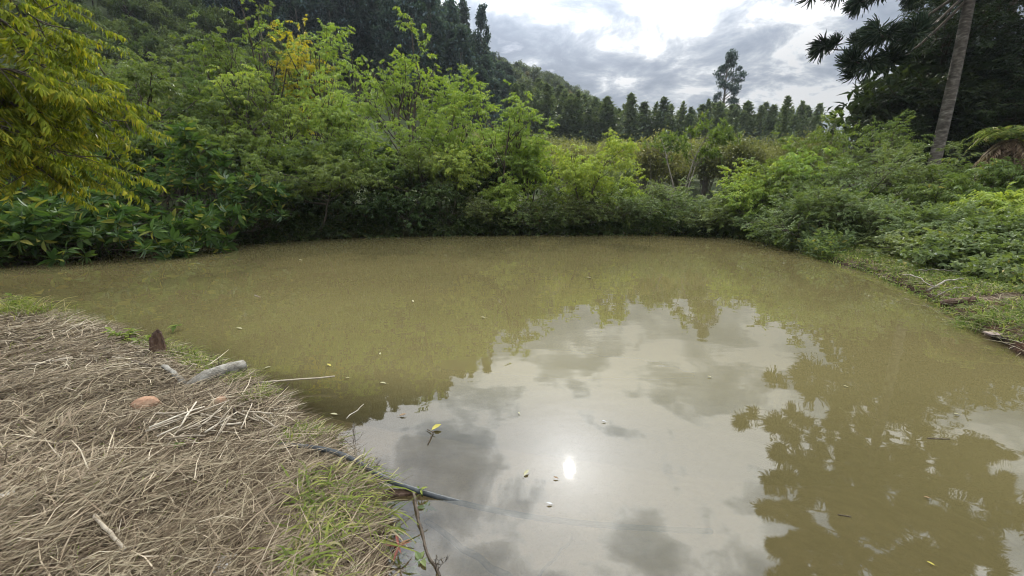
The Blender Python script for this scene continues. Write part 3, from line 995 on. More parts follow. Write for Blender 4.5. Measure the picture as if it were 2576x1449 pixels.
place_tree(1535, 430, 90, 25, 'shrub', 'pale leaved shrub with silvery leaves behind the compact lime tree', 225, mat=M_FB)
place_tree(1290, 468, 120, 21.6, 'limeshrub', 'low lime bush at the foot of the forked tree', 226)
place_tree(1585, 405, 60, 26, 'limeshrub', 'thin yellow leaved sapling right of the compact lime tree', 227, sprays=110)

# shrubs and vines down to the water on the far bank
for i, (px, top, w, d, k, lab) in enumerate([
    (1245, 505, 130, 20.9, 'vine', 'tangle of vines hanging to the water under the forked tree'),
    (1370, 512, 150, 21.0, 'vine', 'brownish vine tangle between the forked tree and the compact lime tree'),
    (1480, 505, 140, 21.2, 'vine', 'vine covered mound in front of the compact lime tree'),
    (1600, 498, 150, 21.3, 'fine', 'dark green water edge shrub right of the compact lime tree'),
    (1660, 470, 130, 23.0, 'fine', 'upright leafy shrub behind the water edge at centre right'),
    (1745, 500, 150, 21.0, 'fine', 'green mound shrub below the pale stemmed tree'),
    (1795, 525, 140, 20.2, 'fine', 'low dark shrub on the shore left of the right corner'),
    (1880, 545, 120, 19.7, 'vine', 'vine tangle drooping into the right corner of the pond'),
    (1840, 490, 150, 20.6, 'fine', 'light green mound shrub at the right corner of the far bank'),
    (1560, 460, 100, 23.6, 'limeshrub', 'yellowish shrub peeping behind the vine covered mound'),
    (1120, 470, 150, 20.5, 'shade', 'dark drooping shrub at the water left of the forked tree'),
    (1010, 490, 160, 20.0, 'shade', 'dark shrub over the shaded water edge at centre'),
    (900, 490, 140, 19.8, 'shade', 'green shrub painted dim for shade right of the tree standing in the water'),
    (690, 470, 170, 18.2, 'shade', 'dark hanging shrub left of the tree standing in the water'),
    (1420, 470, 110, 23.5, 'shrub', 'mid green shrub behind the brownish vine tangle'),
]):
    place_tree(px, top, w, d, k, lab, 300 + i, group='shrubs along the far bank', cat='shrub')

# understorey in painted shade colour that closes the wood behind the front row
rg = np.random.default_rng(31)
sp = jitter_spots(rg, 70, polar(rg, -1.15, .05, 17, 33, lambda x, y: float(pond_sd(x, y)) > 1.6 and y > 15), 1.5)
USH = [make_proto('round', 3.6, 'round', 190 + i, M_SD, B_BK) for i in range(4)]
forest('understorey_bush', USH, sp, 'green bush painted dim for shade behind the front trees of the far bank', 'bush', 'understorey of the far bank', (.8, 1.5), 32, ('stems', 'foliage'))


# broad-leaved shrubs: each whorl of large leaves is a piece of its own
WH = [new_mesh('leaf_whorl', v, f, R0.random(i.max() + 1)[i]) for v, f, i in SP_WHORL]


def broad_shrub(px, top, w, d, label, seed, n=100, mat=M_BL, s=1.0):
    rng = np.random.default_rng(seed)
    c = P(px, top, d)
    x = c[0]
    zb = max(hz(x, d), -.2)
    H, W = c[2] - zb, w / FPX * d
    root = empty('broad_leaved_shrub', (x, d, zb - .05), label, 'shrub', 'broad leaved shrubs at the left shore')
    out, A, Dn = skeleton(rng, **dict(BUSH, nb=(5, 4), att=2))
    lo, hi = np.percentile(A, 3, 0), np.percentile(A, 97, 0)
    S = np.array((W / (hi[0] - lo[0]), W / (hi[1] - lo[1]), H / A[:, 2].max()))
    g = Geo()
    for ps, rr, lvl in out:
        V, F = tube(ps * S, np.maximum(rr * H * .5, .008), 4 if lvl < 2 else 3, False)
        g.add(V, F)
    stems = obj('stems', g.mesh('stems', True), B_BK, root)
    A = A * S
    # the outermost leaf points first: they are the ones that show
    score = unit(A - np.array((0, 0, H * .35)))[:, 2] * .3 - A[:, 1] / W * .7 + np.linalg.norm(A[:, :2], axis=1) / W + rng.normal(0, .25, len(A))
    idx = np.argsort(-score)[:n]
    for k in idx:
        y = unit(Dn[k]) + np.array((0, -.35, .75)) + rng.normal(0, .25, 3)
        o = obj('leaf_whorl', WH[rng.integers(len(WH))], mat, stems)
        M = frame(y[None])[0]
        Mx = Matrix(M.tolist()).to_4x4()
        o.matrix_local = Matrix.Translation(A[k]) @ Mx @ Matrix.Rotation(rng.uniform(0, 6.28), 4, 'Y') @ Matrix.Scale(s * rng.uniform(.7, 1.2), 4)
    return root


for a in [
    (70, 455, 270, 12.8, 'dark broad leaved shrub under the overhanging branches at the left edge', 401, 110),
    (215, 440, 230, 13.8, 'broad leaved shrub just right of the leftmost one, below the overhanging branches', 402, 110),
    (345, 400, 210, 15.2, 'tall dark broad leaved shrub below the gap in the overhanging branches', 403, 110),
    (470, 340, 190, 16.6, 'high broad leaved shrub with silvery drooping leaves behind the shore', 404, 110),
    (250, 500, 230, 12.6, 'broad leaved shrub with fresh green leaves leaning over the left water edge', 405, 110),
    (500, 495, 200, 14.9, 'bright green broad leaved shrub hanging over the dark water', 406, 110),
    (140, 560, 200, 11.7, 'low broad leaved shrub beside the grassy spit', 407, 80),
    (380, 545, 200, 13.7, 'low broad leaved shrub between the two leaning over the water', 408, 80),
    (615, 440, 160, 17.0, 'broad leaved shrub above the darkest part of the shore', 409, 90),
    (30, 540, 150, 11.9, 'broad leaved shrub cut by the left edge near the dry brush', 410, 80),
]:
    broad_shrub(*a)


# ------------------------------------------------------------------ the overhanging tree at the left
def overhanging_tree():
    rng = np.random.default_rng(55)
    bx, by = -12.6, 6.3
    zb = hz(bx, by)
    root = empty('overhanging_tree', (bx, by, zb), 'large tree rooted beyond the left edge, its yellow green drooping branches filling the upper left', 'tree')
    off = np.array((bx, by, zb))
    g = Geo()
    tr = np.array([(0, 0, -.2), (.1, .05, 1.2), (.05, .1, 2.6), (.3, .0, 4.2), (.5, -.1, 6.0), (.6, 0, 8.0)])
    g.add(*tube(tr, [.28, .22, .2, .17, .12, .05], 9, False))
    obj('trunk', g.mesh('trunk', True), B_BK, root)
    twigs = []
    # limbs end where the photograph shows hanging foliage
    ends = [(318, 262, 8.2), (285, 305, 7.8), (215, 245, 7.4), (255, 420, 7.6), (185, 445, 7.2), (105, 430, 7.0), (50, 330, 6.8), (150, 330, 7.6),
            (170, 130, 7.6), (60, 180, 6.6), (110, 60, 7.2), (20, 60, 6.4), (170, 20, 8.2), (40, 410, 7.8), (215, 180, 8.4), (100, 250, 7.9), (140, 390, 8.3), (10, 250, 7.4), (230, 335, 8.3)]
    gb = Geo()
    for i, (px, py, d) in enumerate(ends):
        e = P(px, py, d * 1.12) - off
        s0 = tr[2 + i % 3] + np.array((0, 0, .4)) * (i % 2)
        if e[2] > 4.5:
            s0 = tr[4]
        m1 = s0 + (e - s0) * .35 + np.array((0, 0, .55))
        m2 = s0 + (e - s0) * .72 + np.array((0, 0, .5))
        tt = np.linspace(0, 1, 9)[:, None]
        ps = (1 - tt) ** 3 * s0 + 3 * (1 - tt) ** 2 * tt * m1 + 3 * (1 - tt) * tt ** 2 * m2 + tt ** 3 * e
        ps[1:-1] += rng.normal(0, .04, (7, 3))
        V, F = tube(ps, np.linspace(.06, .012, 9), 6, False)
        gb.add(V, F)
        for k in range(32):
            t = rng.uniform(.30, 1.0)
            j = min(int(t * 8), 7)
            p0 = ps[j] + (ps[j + 1] - ps[j]) * (t * 8 - j)
            dd = unit(unit(ps[j + 1] - ps[j]) * .6 + rng.normal(0, .75, 3) * np.array((1, 1, .55)) + np.array((0, 0, .05)))
            L = rng.uniform(.2, .75)
            p1 = p0 + dd * L - np.array((0, 0, .16 * L))
            V, F = tube(np.array([p0, (p0 + p1) / 2 + (0, 0, .03), p1]), [.011, .008, .004], 4, False)
            gb.add(V, F)
            for q in (.55, 1.0):
                twigs.append((p0 + (p1 - p0) * q, dd))
        twigs.append((ps[-1], unit(ps[-1] - ps[-2])))
    limbs = obj('limbs', gb.mesh('limbs', True), B_BK, root)
    tm = [spray(rng, 28, .44, .145, .040, .35, 1.05, 1.0) for _ in range(6)]
    ms = [new_mesh('leafy_twig', v, f, rng.random(i.max() + 1)[i]) for v, f, i in tm]
    pos = np.array([t[0] for t in twigs])
    dirs = np.array([t[1] for t in twigs])
    # the nearest 300 twigs are pieces of their own, the rest one mass
    dist = np.linalg.norm(pos + off - np.array((0, 0, CAM_H)), axis=1)
    order = np.argsort(dist)
    for k in order[:300]:
        y = dirs[k] + rng.normal(0, .25, 3)
        y[2] = y[2] * .4 - .35
        o = obj('leafy_twig', ms[rng.integers(6)], M_OVR, limbs)
        o.matrix_local = Matrix.Translation(pos[k]) @ Matrix(frame(y[None])[0].tolist()).to_4x4() @ Matrix.Rotation(rng.normal(0, .4), 4, 'Y') @ Matrix.Scale(rng.uniform(.8, 1.25), 4)
    rest = order[300:]
    y = dirs[rest] + rng.normal(0, .25, (len(rest), 3))
    y[:, 2] = y[:, 2] * .4 - .35
    g = Geo()
    scatter(g, tm, pos[rest], y, rng.uniform(.8, 1.25, len(rest)), rng, .4)
    obj('crown', g.mesh('crown'), M_OVR, root)['kind'] = 'stuff'


M_OVR = leaf_mat('leaf_overhang', [(0, (0.094, 0.1195, 0.0175)), (0.4, (0.1503, 0.1822, 0.024)), (0.8, (0.2255, 0.2504, 0.0307)), (1, (0.3507, 0.3076, 0.0329))], trans=.42, gloss=.05)
overhanging_tree()


# ------------------------------------------------------------------ the right bank
def araucaria(x, y, H, r, label, seed, z_first, lower=None, n_wh=10):
    rng = np.random.default_rng(seed)
    zb = hz(x, y)
    root = empty('araucaria_tree', (x, y, zb - .2), label, 'tree')
    g = Geo()
    zs = np.linspace(0, H, 16)
    pts = np.stack([.12 * np.sin(zs * .3), .08 * np.cos(zs * .23), zs], 1)
    rad = r * (1 - .62 * (zs / H) ** 1.2)
    rad[0] *= 1.25
    g.add(*tube(pts, rad, 14, False))
    obj('trunk', g.mesh('trunk', True), B_AR, root)
    # a tuft: many scaly branchlets fanning out of the branch's end
    for _ in range(1):
        tufts = []
        for v in range(4):
            gg = Geo()
            for k in range(200):
                d = unit(rng.normal(0, 1, 3) * np.array((1, .75, .8)) + np.array((0, .75, .1)))
                L = rng.uniform(.48, .82)
                n = 5
                ps, p = [np.zeros(3)], np.zeros(3)
                for i in range(n):
                    d = unit(d + np.array((0, .03, .16)) + rng.normal(0, .10, 3))
                    p = p + d * L / n
                    ps.append(p)
                V, F = tube(np.array(ps), np.array([.010, .018, .022, .022, .018, .005]), 3, False)
                V = V + rng.normal(0, .008, V.shape)
                gg.add(V, F, rng.random())
            tufts.append(gg.mesh('foliage_tuft'))
    gb = Geo()
    T = []
    branches = list(lower or [])
    for w in range(n_wh):
        z = z_first + (H - z_first) * w / n_wh
        L = (7.4 - 3.2 * w / n_wh)
        nb = 7 if w else 5
        a0 = rng.uniform(0, 6.28)
        for b in range(nb):
            a = a0 + b * 6.283 / nb + rng.normal(0, .12)
            l = L * rng.uniform(.75, 1.08)
            branches.append((z + rng.normal(0, .25), a, l, rng.uniform(-.16, .0) + .03 * w))
    for z, a, l, dr in branches:
        tt = np.linspace(0, 1, 9)
        h = np.array((math.cos(a), math.sin(a), 0))
        ps = h[None] * (tt * l)[:, None]
        ps[:, 2] = z + dr * l * 1.0 * np.sin(tt * 1.9) / math.sin(1.57) + .16 * l * np.maximum(tt - .7, 0) ** 1.2
        ps += np.array((0, 0, 0)) + rng.normal(0, .03, (9, 3)) * tt[:, None]
        gb.add(*tube(ps, np.linspace(.085, .03, 9), 5, False))
        sidev = np.array((-h[1], h[0], 0))
        T.append((ps[-1], h + (0, 0, .3), 1.1))
        for k in range(4):
            t = rng.uniform(.55, .97)
            j = min(int(t * 8), 7)
            p0 = ps[j]
            p1 = p0 + sidev * rng.choice((-1, 1)) * rng.uniform(.35, 1.05) * (l / 7) + h * rng.uniform(.1, .6) + np.array((0, 0, rng.uniform(-.1, .3)))
            gb.add(*tube(np.array([p0, (p0 + p1) / 2, p1]), [.03, .026, .02], 4, False))
            T.append((p1, (p1 - p0) + h * .4 + (0, 0, .2), rng.uniform(.75, 1.15)))
    boughs = obj('branches', gb.mesh('branches', True), B_BK, root)
    rng.shuffle(T)
    for k, (p, d, s) in enumerate(T[:290]):
        o = obj('foliage_tuft', tufts[rng.integers(4)], M_AR, boughs)
        o.matrix_local = Matrix.Translation(p) @ Matrix(frame(np.array(d)[None])[0].tolist()).to_4x4() @ Matrix.Rotation(rng.uniform(0, 6.28), 4, 'Y') @ Matrix.Scale(s * 1.15, 4)
    return root


araucaria(24.75, 25.0, 27.0, .30, 'tall araucaria with a bare grey trunk and drooping tufted branches at upper right', 500, 13.3,
          lower=[(10.6, math.pi, 5.7, -.62), (11.0, math.pi + .25, 6.0, -.50), (11.2, math.pi - .35, 6.4, -.42), (12.4, math.pi + .1, 7.6, -.28)], n_wh=8)
araucaria(36.5, 33.5, 30.0, .34, 'second araucaria trunk darker and half hidden in leaves at the right edge', 501, 17.0, n_wh=7)

ev = [(2395, 80, 300, 30.0, 'tall dark evergreen tree behind the araucaria trunk'),
      (2335, 235, 200, 28.5, 'dark evergreen tree leaning left of the araucaria trunk'),
      (2500, 10, 300, 31.0, 'black green evergreen right of the araucaria trunk'),
      (2560, 120, 240, 27.5, 'shadowy evergreen at the right edge behind the tree fern'),
      (2300, 330, 130, 27.5, 'lowest dark evergreen at the left foot of the evergreen group'),
      (2470, 250, 220, 27.6, 'dark evergreen filling the gap right of the araucaria trunk base'),
      (2400, 220, 230, 28.6, 'dark evergreen just behind the lower araucaria trunk'),
      (2440, 60, 200, 33.0, 'dark evergreen top between the two araucaria trunks')]
first = []
for i, (px, top, w, d, lab) in enumerate(ev):
    if i < 3:
        first.append(place_tree(px, top, w, d, 'dark', lab, 511 + i, group='dark evergreens at the right'))
        first[-1]['size'] = (w * d / FPX, P(px, top, d)[2] - hz(P(px, top, d)[0], d))
    else:
        src = first[i % 3]
        c_ = P(px, top, d)
        z_ = hz(c_[0], d)
        k_ = w * d / FPX / src['size'][0]
        copy_tree(src, (c_[0], d, z_), 1.3 * i, (k_, k_, (c_[2] - z_) / src['size'][1]), lab)
for r_ in first:
    del r_['size']
DKR = [make_proto('round', 9, 'round', 195 + i, M_DK, B_BK) for i in range(3)]
rg = np.random.default_rng(62)
sp = jitter_spots(rg, 26, lambda: (lambda y, a: (a * y, y))(rg.uniform(30, 44), rg.uniform(.93, 1.3)), 2.6)
forest('evergreen_tree', DKR, sp, 'black green tree in the mass behind the araucaria trunk', 'tree', 'dark wood behind the araucaria', (1.0, 1.5), 63)
for i, (px, top, w, d, k, lab) in enumerate([
    (1925, 545, 120, 18.3, 'fine', 'low green mound of shrub at the inner right corner of the pond'),
    (1980, 560, 110, 16.9, 'fine', 'low green shrub where the grassy strip begins'),
    (1965, 420, 170, 20.0, 'shrub', 'leafy shrub with pale twigs at the right end of the thicket'),
    (1915, 430, 130, 19.6, 'oliveshrub', 'yellow green shrub near the right corner of the pond'),
    (1885, 478, 120, 19.6, 'oliveshrub', 'low yellowish shrub spilling to the water at the right corner'),
    (2080, 345, 200, 20.5, 'shrub', 'tall leafy shrub below the skyline at right of centre'),
    (2040, 390, 170, 18.6, 'oliveshrub', 'olive yellow shrub in the middle of the right bank'),
    (2210, 330, 190, 21.0, 'shrub', 'broad green shrub on the skyline left of the evergreens'),
    (2150, 420, 230, 16.8, 'fine', 'wide feathery shrub in the middle of the right bank'),
    (2270, 385, 200, 17.5, 'fine', 'feathery pale shrub left of the araucaria trunk'),
    (1990, 490, 150, 15.6, 'fine', 'feathery shrub near the grassy edge of the right bank'),
    (2060, 500, 160, 14.0, 'fine', 'dense fine leaved shrub above the grassy strip'),
    (2190, 500, 170, 13.2, 'fine', 'fine leaved shrub in the middle of the slope'),
    (2330, 430, 150, 16.5, 'shrub', 'leafy shrub in front of the araucaria trunk'),
    (2400, 470, 170, 14.5, 'shrub', 'leafy shrub right of the araucaria foot'),
    (2490, 430, 150, 13.6, 'shrub', 'shrub with shiny leaves under the tree fern'),
    (2560, 500, 140, 11.8, 'oliveshrub', 'yellowish shrub at the right edge of the slope'),
    (2310, 530, 180, 11.8, 'fine', 'broad low shrub on the lower right slope'),
]):
    place_tree(px, top, w, d, k, lab, 600 + i, group='shrubs on the right bank', cat='shrub')

# broad-leaved plants low on the right slope
KB = dict(nm='broad_leaved_plant', tmpls=SP_BROAD, mat=M_GC, bark=B_BK, skel=BUSH, sprays=260, droop=-.1, trunk_name='stems', crown_name='foliage')
KINDS['plant'] = KB
PLANT_LABELS = ['leafy plant in the middle of the lower right slope', 'leafy plant under the yellowish shrub at the right edge', 'leafy plant left of the middle of the lower right slope', 'leafy plant above the pale cut branches', 'leafy plant at the right edge above the debris', 'leafy plant in the upper left of the right slope plants', 'leafy plant above the upper end of the grassy strip', 'leafy plant near the far end of the grassy strip', 'low leafy plant just behind the debris on the right bank', 'low leafy plant nearest to the right edge of the water', 'low leafy plant at the near end of the grassy strip', 'leafy plant at the far corner of the right bank']
for i, (px, top, w, d) in enumerate([(2420, 560, 170, 10.4), (2520, 560, 190, 9.6), (2350, 590, 170, 10.2), (2460, 610, 180, 8.9), (2560, 640, 160, 8.2), (2260, 590, 150, 12.0),
                                     (2170, 570, 140, 13.8), (2090, 560, 130, 15.0), (2380, 640, 150, 9.0), (2500, 670, 140, 7.9), (2290, 640, 130, 10.8), (2010, 560, 120, 16.5)]):
    place_tree(px, top, w, d, 'plant', PLANT_LABELS[i], 650 + i, group='plants on the lower right slope', cat='plant')


def tree_fern():
    rng = np.random.default_rng(9)
    c = P(2540, 372, 14.0)
    zb = hz(c[0], 14.0)
    root = empty('tree_fern', (c[0], 14.0, zb - .1), 'tree fern with a brown skirt of dead fronds and green fronds on top', 'tree fern')
    h = c[2] - zb + .35
    g = Geo()
    g.add(*tube(np.array([(0, 0, 0), (.03, 0, h * .5), (0, .02, h)]), [.16, .14, .17], 9))
    obj('trunk', g.mesh('trunk', True), W_ROT, root)

    def frond(d, L, up, drop, mat, name):
        g = Geo()
        tt = np.linspace(0, 1, 10)
        ps = np.stack([d[0] * L * tt * .85, d[1] * L * tt * .85, h + up * np.sin(tt * 2.2) - drop * tt ** 1.7], 1)
        g.add(*tube(ps, np.linspace(.014, .004, 10), 3, False))
        T = unit(np.gradient(ps, axis=0))
        lv, lf = leaf_quads(1, .17, .1, .35)
        for k in np.linspace(.1, 1, 26):
            j = min(int(k * 9), 8)
            p = ps[j] + (ps[j + 1] - ps[j]) * (k * 9 - j)
            s = np.cross(T[j], (0, 0, 1))
            s = unit(s)
            ll = .26 * math.sin(min(1, (1.04 - k) * 1.7) * 1.57) + .03
            for sg in (-1, 1):
                g.add(put(lv, s * sg + T[j] * .5 + rng.normal(0, .1, 3), p, ll, rng.normal(0, .2)), lf, rng.random())
        obj(name, g.mesh(name), mat, root)
    for k in range(18):
        a = k * 2.4 + rng.normal(0, .1)
        frond((math.cos(a), math.sin(a)), rng.uniform(1.0, 1.5), rng.uniform(.35, .7), rng.uniform(.3, .9), M_GR, 'frond')
    for k in range(44):
        a = rng.uniform(0, 6.28)
        frond((math.cos(a), math.sin(a)), rng.uniform(.45, .95), rng.uniform(-.05, .18), rng.uniform(.9, 1.5), M_DF, 'dead_frond')


tree_fern()


# ------------------------------------------------------------------ ground cover and grass (uncountable)
def blades(name, pts, L, W, rng, mat, label, cat, lie=0.2, bend=.5, swirl=None, kind='stuff', seg=2, rv=None):
    """curved grass blades; pts are their roots"""
    n = len(pts)
    L = np.broadcast_to(L, (n,)) * rng.uniform(.5, 1.35, n)
    W = np.broadcast_to(W, (n,)) * rng.uniform(.6, 1.4, n)
    a = rng.uniform(0, 2 * np.pi, n) if swirl is None else swirl
    el = np.clip(rng.normal(lie, .28, n), -.02, 1.5)
    h = np.stack([np.cos(a), np.sin(a), 0 * a], 1)
    sd = np.stack([-np.sin(a), np.cos(a), 0 * a], 1)
    tw = rng.normal(0, .35, n)
    sd = sd * np.cos(tw)[:, None] + np.array((0, 0, 1.0)) * np.sin(tw)[:, None]
    ts = np.linspace(0, 1, seg + 1)
    curve = rng.normal(0, .22, n)
    rows = []
    for t in ts:
        c = pts + h * (np.cos(el) * L * t)[:, None] + sd * (curve * L * t * t)[:, None] * np.array((1, 1, 0))
        z = np.sin(el) * L * t - bend * np.sin(el) * L * t * t
        c = c + np.array((0, 0, 1.0)) * z[:, None]
        w = (W * (1 - .72 * t) / 2)[:, None]
        rows.append(c + sd * w)
        rows.append(c - sd * w)
    V = np.stack(rows, 1)
    k = 2 * (seg + 1)
    F = np.array([(2 * i, 2 * i + 1, 2 * i + 3, 2 * i + 2) for i in range(seg)])
    F = (F[None] + (np.arange(n) * k)[:, None, None]).reshape(-1, 4)
    r = np.repeat(rng.random(n) if rv is None else rv, k)
    o = obj(name, new_mesh(name, V.reshape(-1, 3), F, r), mat)
    o['kind'] = kind
    o['label'] = label
    o['category'] = cat
    return o


def bank_points(rng, n, rmin, rmax, a0, a1, power, lo=.02, hi=99, test=None):
    out = []
    got = 0
    for _ in range(14):
        if got >= n:
            break
        m = n * 2
        r = (rng.uniform(rmin ** power, rmax ** power, m)) ** (1 / power)
        a = rng.uniform(a0, a1, m)
        x, y = np.sin(a) * r, np.cos(a) * r
        sd = pond_sd(x, y)
        k = (sd > lo) & (sd < hi)
        if test is not None:
            k &= test(x, y)
        p = np.stack([x, y], 1)[k]
        out.append(p)
        got += len(p)
    p = np.concatenate(out)[:n]
    return np.column_stack([p, height(p[:, 0], p[:, 1])])


rg = np.random.default_rng(71)
nearbank = lambda x, y: (x < .6) & (y < 8.6) & (x > -13)
# mown dry grass lying on the near bank: a dull under-layer, a mixed layer and loose bright straws on top
for nm, n, L0, W0, zlo, zhi, lie, lo, hi, noise, lab in (
        ('dry_grass', 46000, .14, .0030, .0, .02, .10, .0, .5, 1.6, 'dull brown layer of mown dry grass covering the near left bank'),
        ('dry_grass', 48000, .17, .0026, .01, .045, .14, .15, .92, 1.0, 'mown straw coloured grass lying in swathes on the near left bank'),
        ('dry_grass', 9000, .20, .0034, .02, .05, .08, .55, .98, 1.3, 'loose bright straws strewn on top of the near left bank')):
    pts = bank_points(rg, n, 1.0, 13, -1.25, .25, .9, .05, test=nearbank)
    if nm and lo > .1:
        keep = wob(pts[:, 0], pts[:, 1], 2.3, 23 + n % 7) + .5 * wob(pts[:, 0], pts[:, 1], 6.3, 24) > rg.normal(-.35, .4, len(pts))
        pts = pts[keep]
    sdp = pond_sd(pts[:, 0], pts[:, 1])
    ang = wob(pts[:, 0], pts[:, 1], 1.1, 21) * 2.6 + rg.normal(0, noise, len(pts)) + .4
    r_ = np.linalg.norm(pts[:, :2], axis=1)
    pts[:, 2] += rg.uniform(zlo, zhi, len(pts)) + .02 * np.maximum(wob(pts[:, 0], pts[:, 1], 3.7, 26), 0)
    Lk = np.minimum(L0 + .014 * r_, .07 + sdp * .9)
    hue = wob(pts[:, 0], pts[:, 1], 1.7, 27)
    rv = np.clip(rg.uniform(lo, hi, len(pts)) + .10 * hue, 0, 1)
    blades(nm, pts, Lk, W0 + .0009 * r_, rg, M_ST, lab, 'grass', lie=lie, bend=.5, swirl=ang, rv=rv)
# short standing stubble
pts = bank_points(rg, 9000, 1.0, 12, -1.25, .25, 1.0, .05, test=nearbank)
r_ = np.linalg.norm(pts[:, :2], axis=1)
blades('grass_stubble', pts, .08 + .004 * r_, .004 + .0011 * r_, rg, M_ST, 'short dry stubble standing between the mown straw', 'grass', lie=.8, bend=.3)
# green blades mixed in, thick along the water
pts = bank_points(rg, 3500, 1.0, 12, -1.2, .2, 1.0, .05, test=nearbank)
r_ = np.linalg.norm(pts[:, :2], axis=1)
blades('sparse_grass', pts, .09 + .005 * r_, .005 + .001 * r_, rg, M_GR, 'sparse green blades growing through the dry straw', 'grass', lie=.6)
pts = bank_points(rg, 1000, 1.2, 2.9, -.75, .1, 1.0, -.02, .42, test=lambda x, y: nearbank(x, y) & (wob(x, y, 5.6, 33) > -.05))
pts[:, 2] += .03
blades('bank_grass', pts, .21, .012, rg, M_GR, 'green grass hanging over the near water edge by the black pipe', 'grass', lie=.6, bend=.95, seg=4, rv=np.clip(rg.beta(1.1, .9, len(pts)), 0, 1))
pts = bank_points(rg, 7000, 2.9, 12.0, -1.2, -.1, 1.2, -.04, .28, test=lambda x, y: nearbank(x, y) & (wob(x, y, 1.7, 35) > -.15))
blades('shore_grass', pts, .17, .010, rg, M_GR, 'tufts of green and yellow grass along the left water edge', 'grass', lie=.95, bend=.6)
pts = bank_points(rg, 9000, 14.5, 20, -1.05, -.78, 1.0, -.05, 3.0, test=lambda x, y: y > 9.6)
blades('spit_grass', pts, .16, .02, rg, M_GR, 'bright green grass on the spit at the left edge', 'grass', lie=.9)
rightbank = lambda x, y: (x > 5.5) & (y > 2)
pts = bank_points(rg, 17000, 5.5, 25, .27, 1.25, 1.3, -.10, 1.6, test=lambda x, y: rightbank(x, y) & (wob(x, y, 1.1, 41) > np.where(y > 8, -1.0, -.1)))
r_ = np.linalg.norm(pts[:, :2], axis=1)
pts[:, 2] = np.maximum(pts[:, 2], -.02)
blades('right_bank_grass', pts, .27, .004 + .0013 * r_, rg, M_GR, 'light green grass strip along the right water edge', 'grass', lie=.9, bend=.8)
pts = bank_points(rg, 9000, 5.5, 14, .4, 1.3, 1.1, .0, 2.2, test=rightbank)
blades('right_bank_straw', pts, .22, .009, rg, M_ST, 'dry stalks and cut grass on the right bank', 'grass', lie=.15)


def cover(name, pts, tm, s, rng, mat, label, cat, up=1.0):
    Y = rng.normal(0, .6, (len(pts), 3)) + np.array((0, 0, up))
    g = Geo()
    scatter(g, tm, pts, Y, s * rng.uniform(.6, 1.4, len(pts)), rng, 1.0)
    o = obj(name, g.mesh(name), mat)
    tag(o, label, cat, kind='stuff')


pts = bank_points(rg, 5200, 6.0, 22, .35, 1.3, 1.3, .3, 9, test=lambda x, y: rightbank(x, y) & (pond_sd(x, y) > np.where(y > 8.5, 1.7, 1.0)))
pts[:, 2] += rg.uniform(-.05, .18, len(pts)) * sstep(.2, 2.0, pond_sd(pts[:, 0], pts[:, 1]))
cover('ground_cover', pts, SP_BROAD, 1.0, rg, M_GC, 'dense low broad leaved weeds covering the right bank', 'weeds')
pts = bank_points(rg, 2300, 17, 30, -.95, .62, 1.3, -.15, 3.5, test=lambda x, y: (y > 13))
pts[:, 2] += rg.uniform(.0, .35, len(pts))
cover('bank_vines', pts, SP_SMALL, 1.5, rg, M_VN, 'dark low vines and weeds at the foot of the far bank', 'weeds')  # shade under the far bank is painted into the vine leaves
pts = bank_points(rg, 1700, 15, 26, .40, .68, 1.2, -.15, 3.4)
pts[:, 2] = np.maximum(pts[:, 2], 0) + rg.uniform(.0, .22, len(pts))
cover('corner_weeds', pts, SP_SMALL, 1.25, rg, M_FB, 'green weeds hanging to the water in the right corner of the pond', 'weeds')
pts = bank_points(rg, 1500, 17, 26, -.72, .45, 1.2, -.2, .5)
pts[:, 2] = np.maximum(pts[:, 2], 0) + rg.uniform(.0, .35, len(pts))
cover('waterline_vines', pts, SP_SMALL, 1.4, rg, M_SD, 'dark trailing vines right at the water line of the far bank', 'weeds', up=.2)  # shaded water line imitated by the darkened leaf colour
pts = bank_points(rg, 1100, 11, 22, -1.15, -.6, 1.3, -.2, 2.5, test=lambda x, y: (y > 9.5))
pts[:, 2] += rg.uniform(.0, .3, len(pts))
cover('shade_weeds', pts, SP_SMALL, 1.5, rg, M_VN, 'weeds painted dim for shade under the broad leaved shrubs at the left shore', 'weeds')


# ------------------------------------------------------------------ things on the near bank
def on_bank(px, py):
    """where the ray through a photograph point meets the land"""
    a, s = ray(px, py)
    d = np.arange(1.0, 20, .02)
    hh = height(a * d, d)
    k = np.nonzero(CAM_H + s * d <= hh)[0]
    k = k[0] if len(k) else 0
    return np.array((a * d[k], d[k], hh[k]))


def stick(name, pts, r0, r1, mat, label, cat, group=None, sides=6, wig=.0, seed=0, n=9):
    rng = np.random.default_rng(seed)
    pts = np.asarray(pts, float)
    t = np.linspace(0, 1, len(pts))
    tt = np.linspace(0, 1, n)
    ps = np.stack([np.interp(tt, t, pts[:, i]) for i in range(3)], 1)
    for _ in range(2 if len(pts) > 2 else 0):
        ps[1:-1] = (ps[:-2] + 2 * ps[1:-1] + ps[2:]) / 4
    L = np.linalg.norm(pts[-1] - pts[0])
    ps[1:-1] += rng.normal(0, wig * L, (n - 2, 3))
    c = ps[0].copy()
    V, F = tube(ps - c, np.linspace(r0, r1, n) * (1 + rng.normal(0, .06, n)), sides)
    me = new_mesh(name, V, F, np.full(len(V), rng.random()), True)
    o = obj(name, me, mat, loc=c)
    return tag(o, label, cat, group)


FACETS = [(unit(v), l) for v, l in (((1, .3, .4), .78), ((-1, .5, .2), .8), ((.2, -1, .5), .74), ((-.5, -.6, .9), .76), ((.6, .8, .5), .8), ((.1, .1, 1), .72), ((-.9, -.5, -.1), .82))]


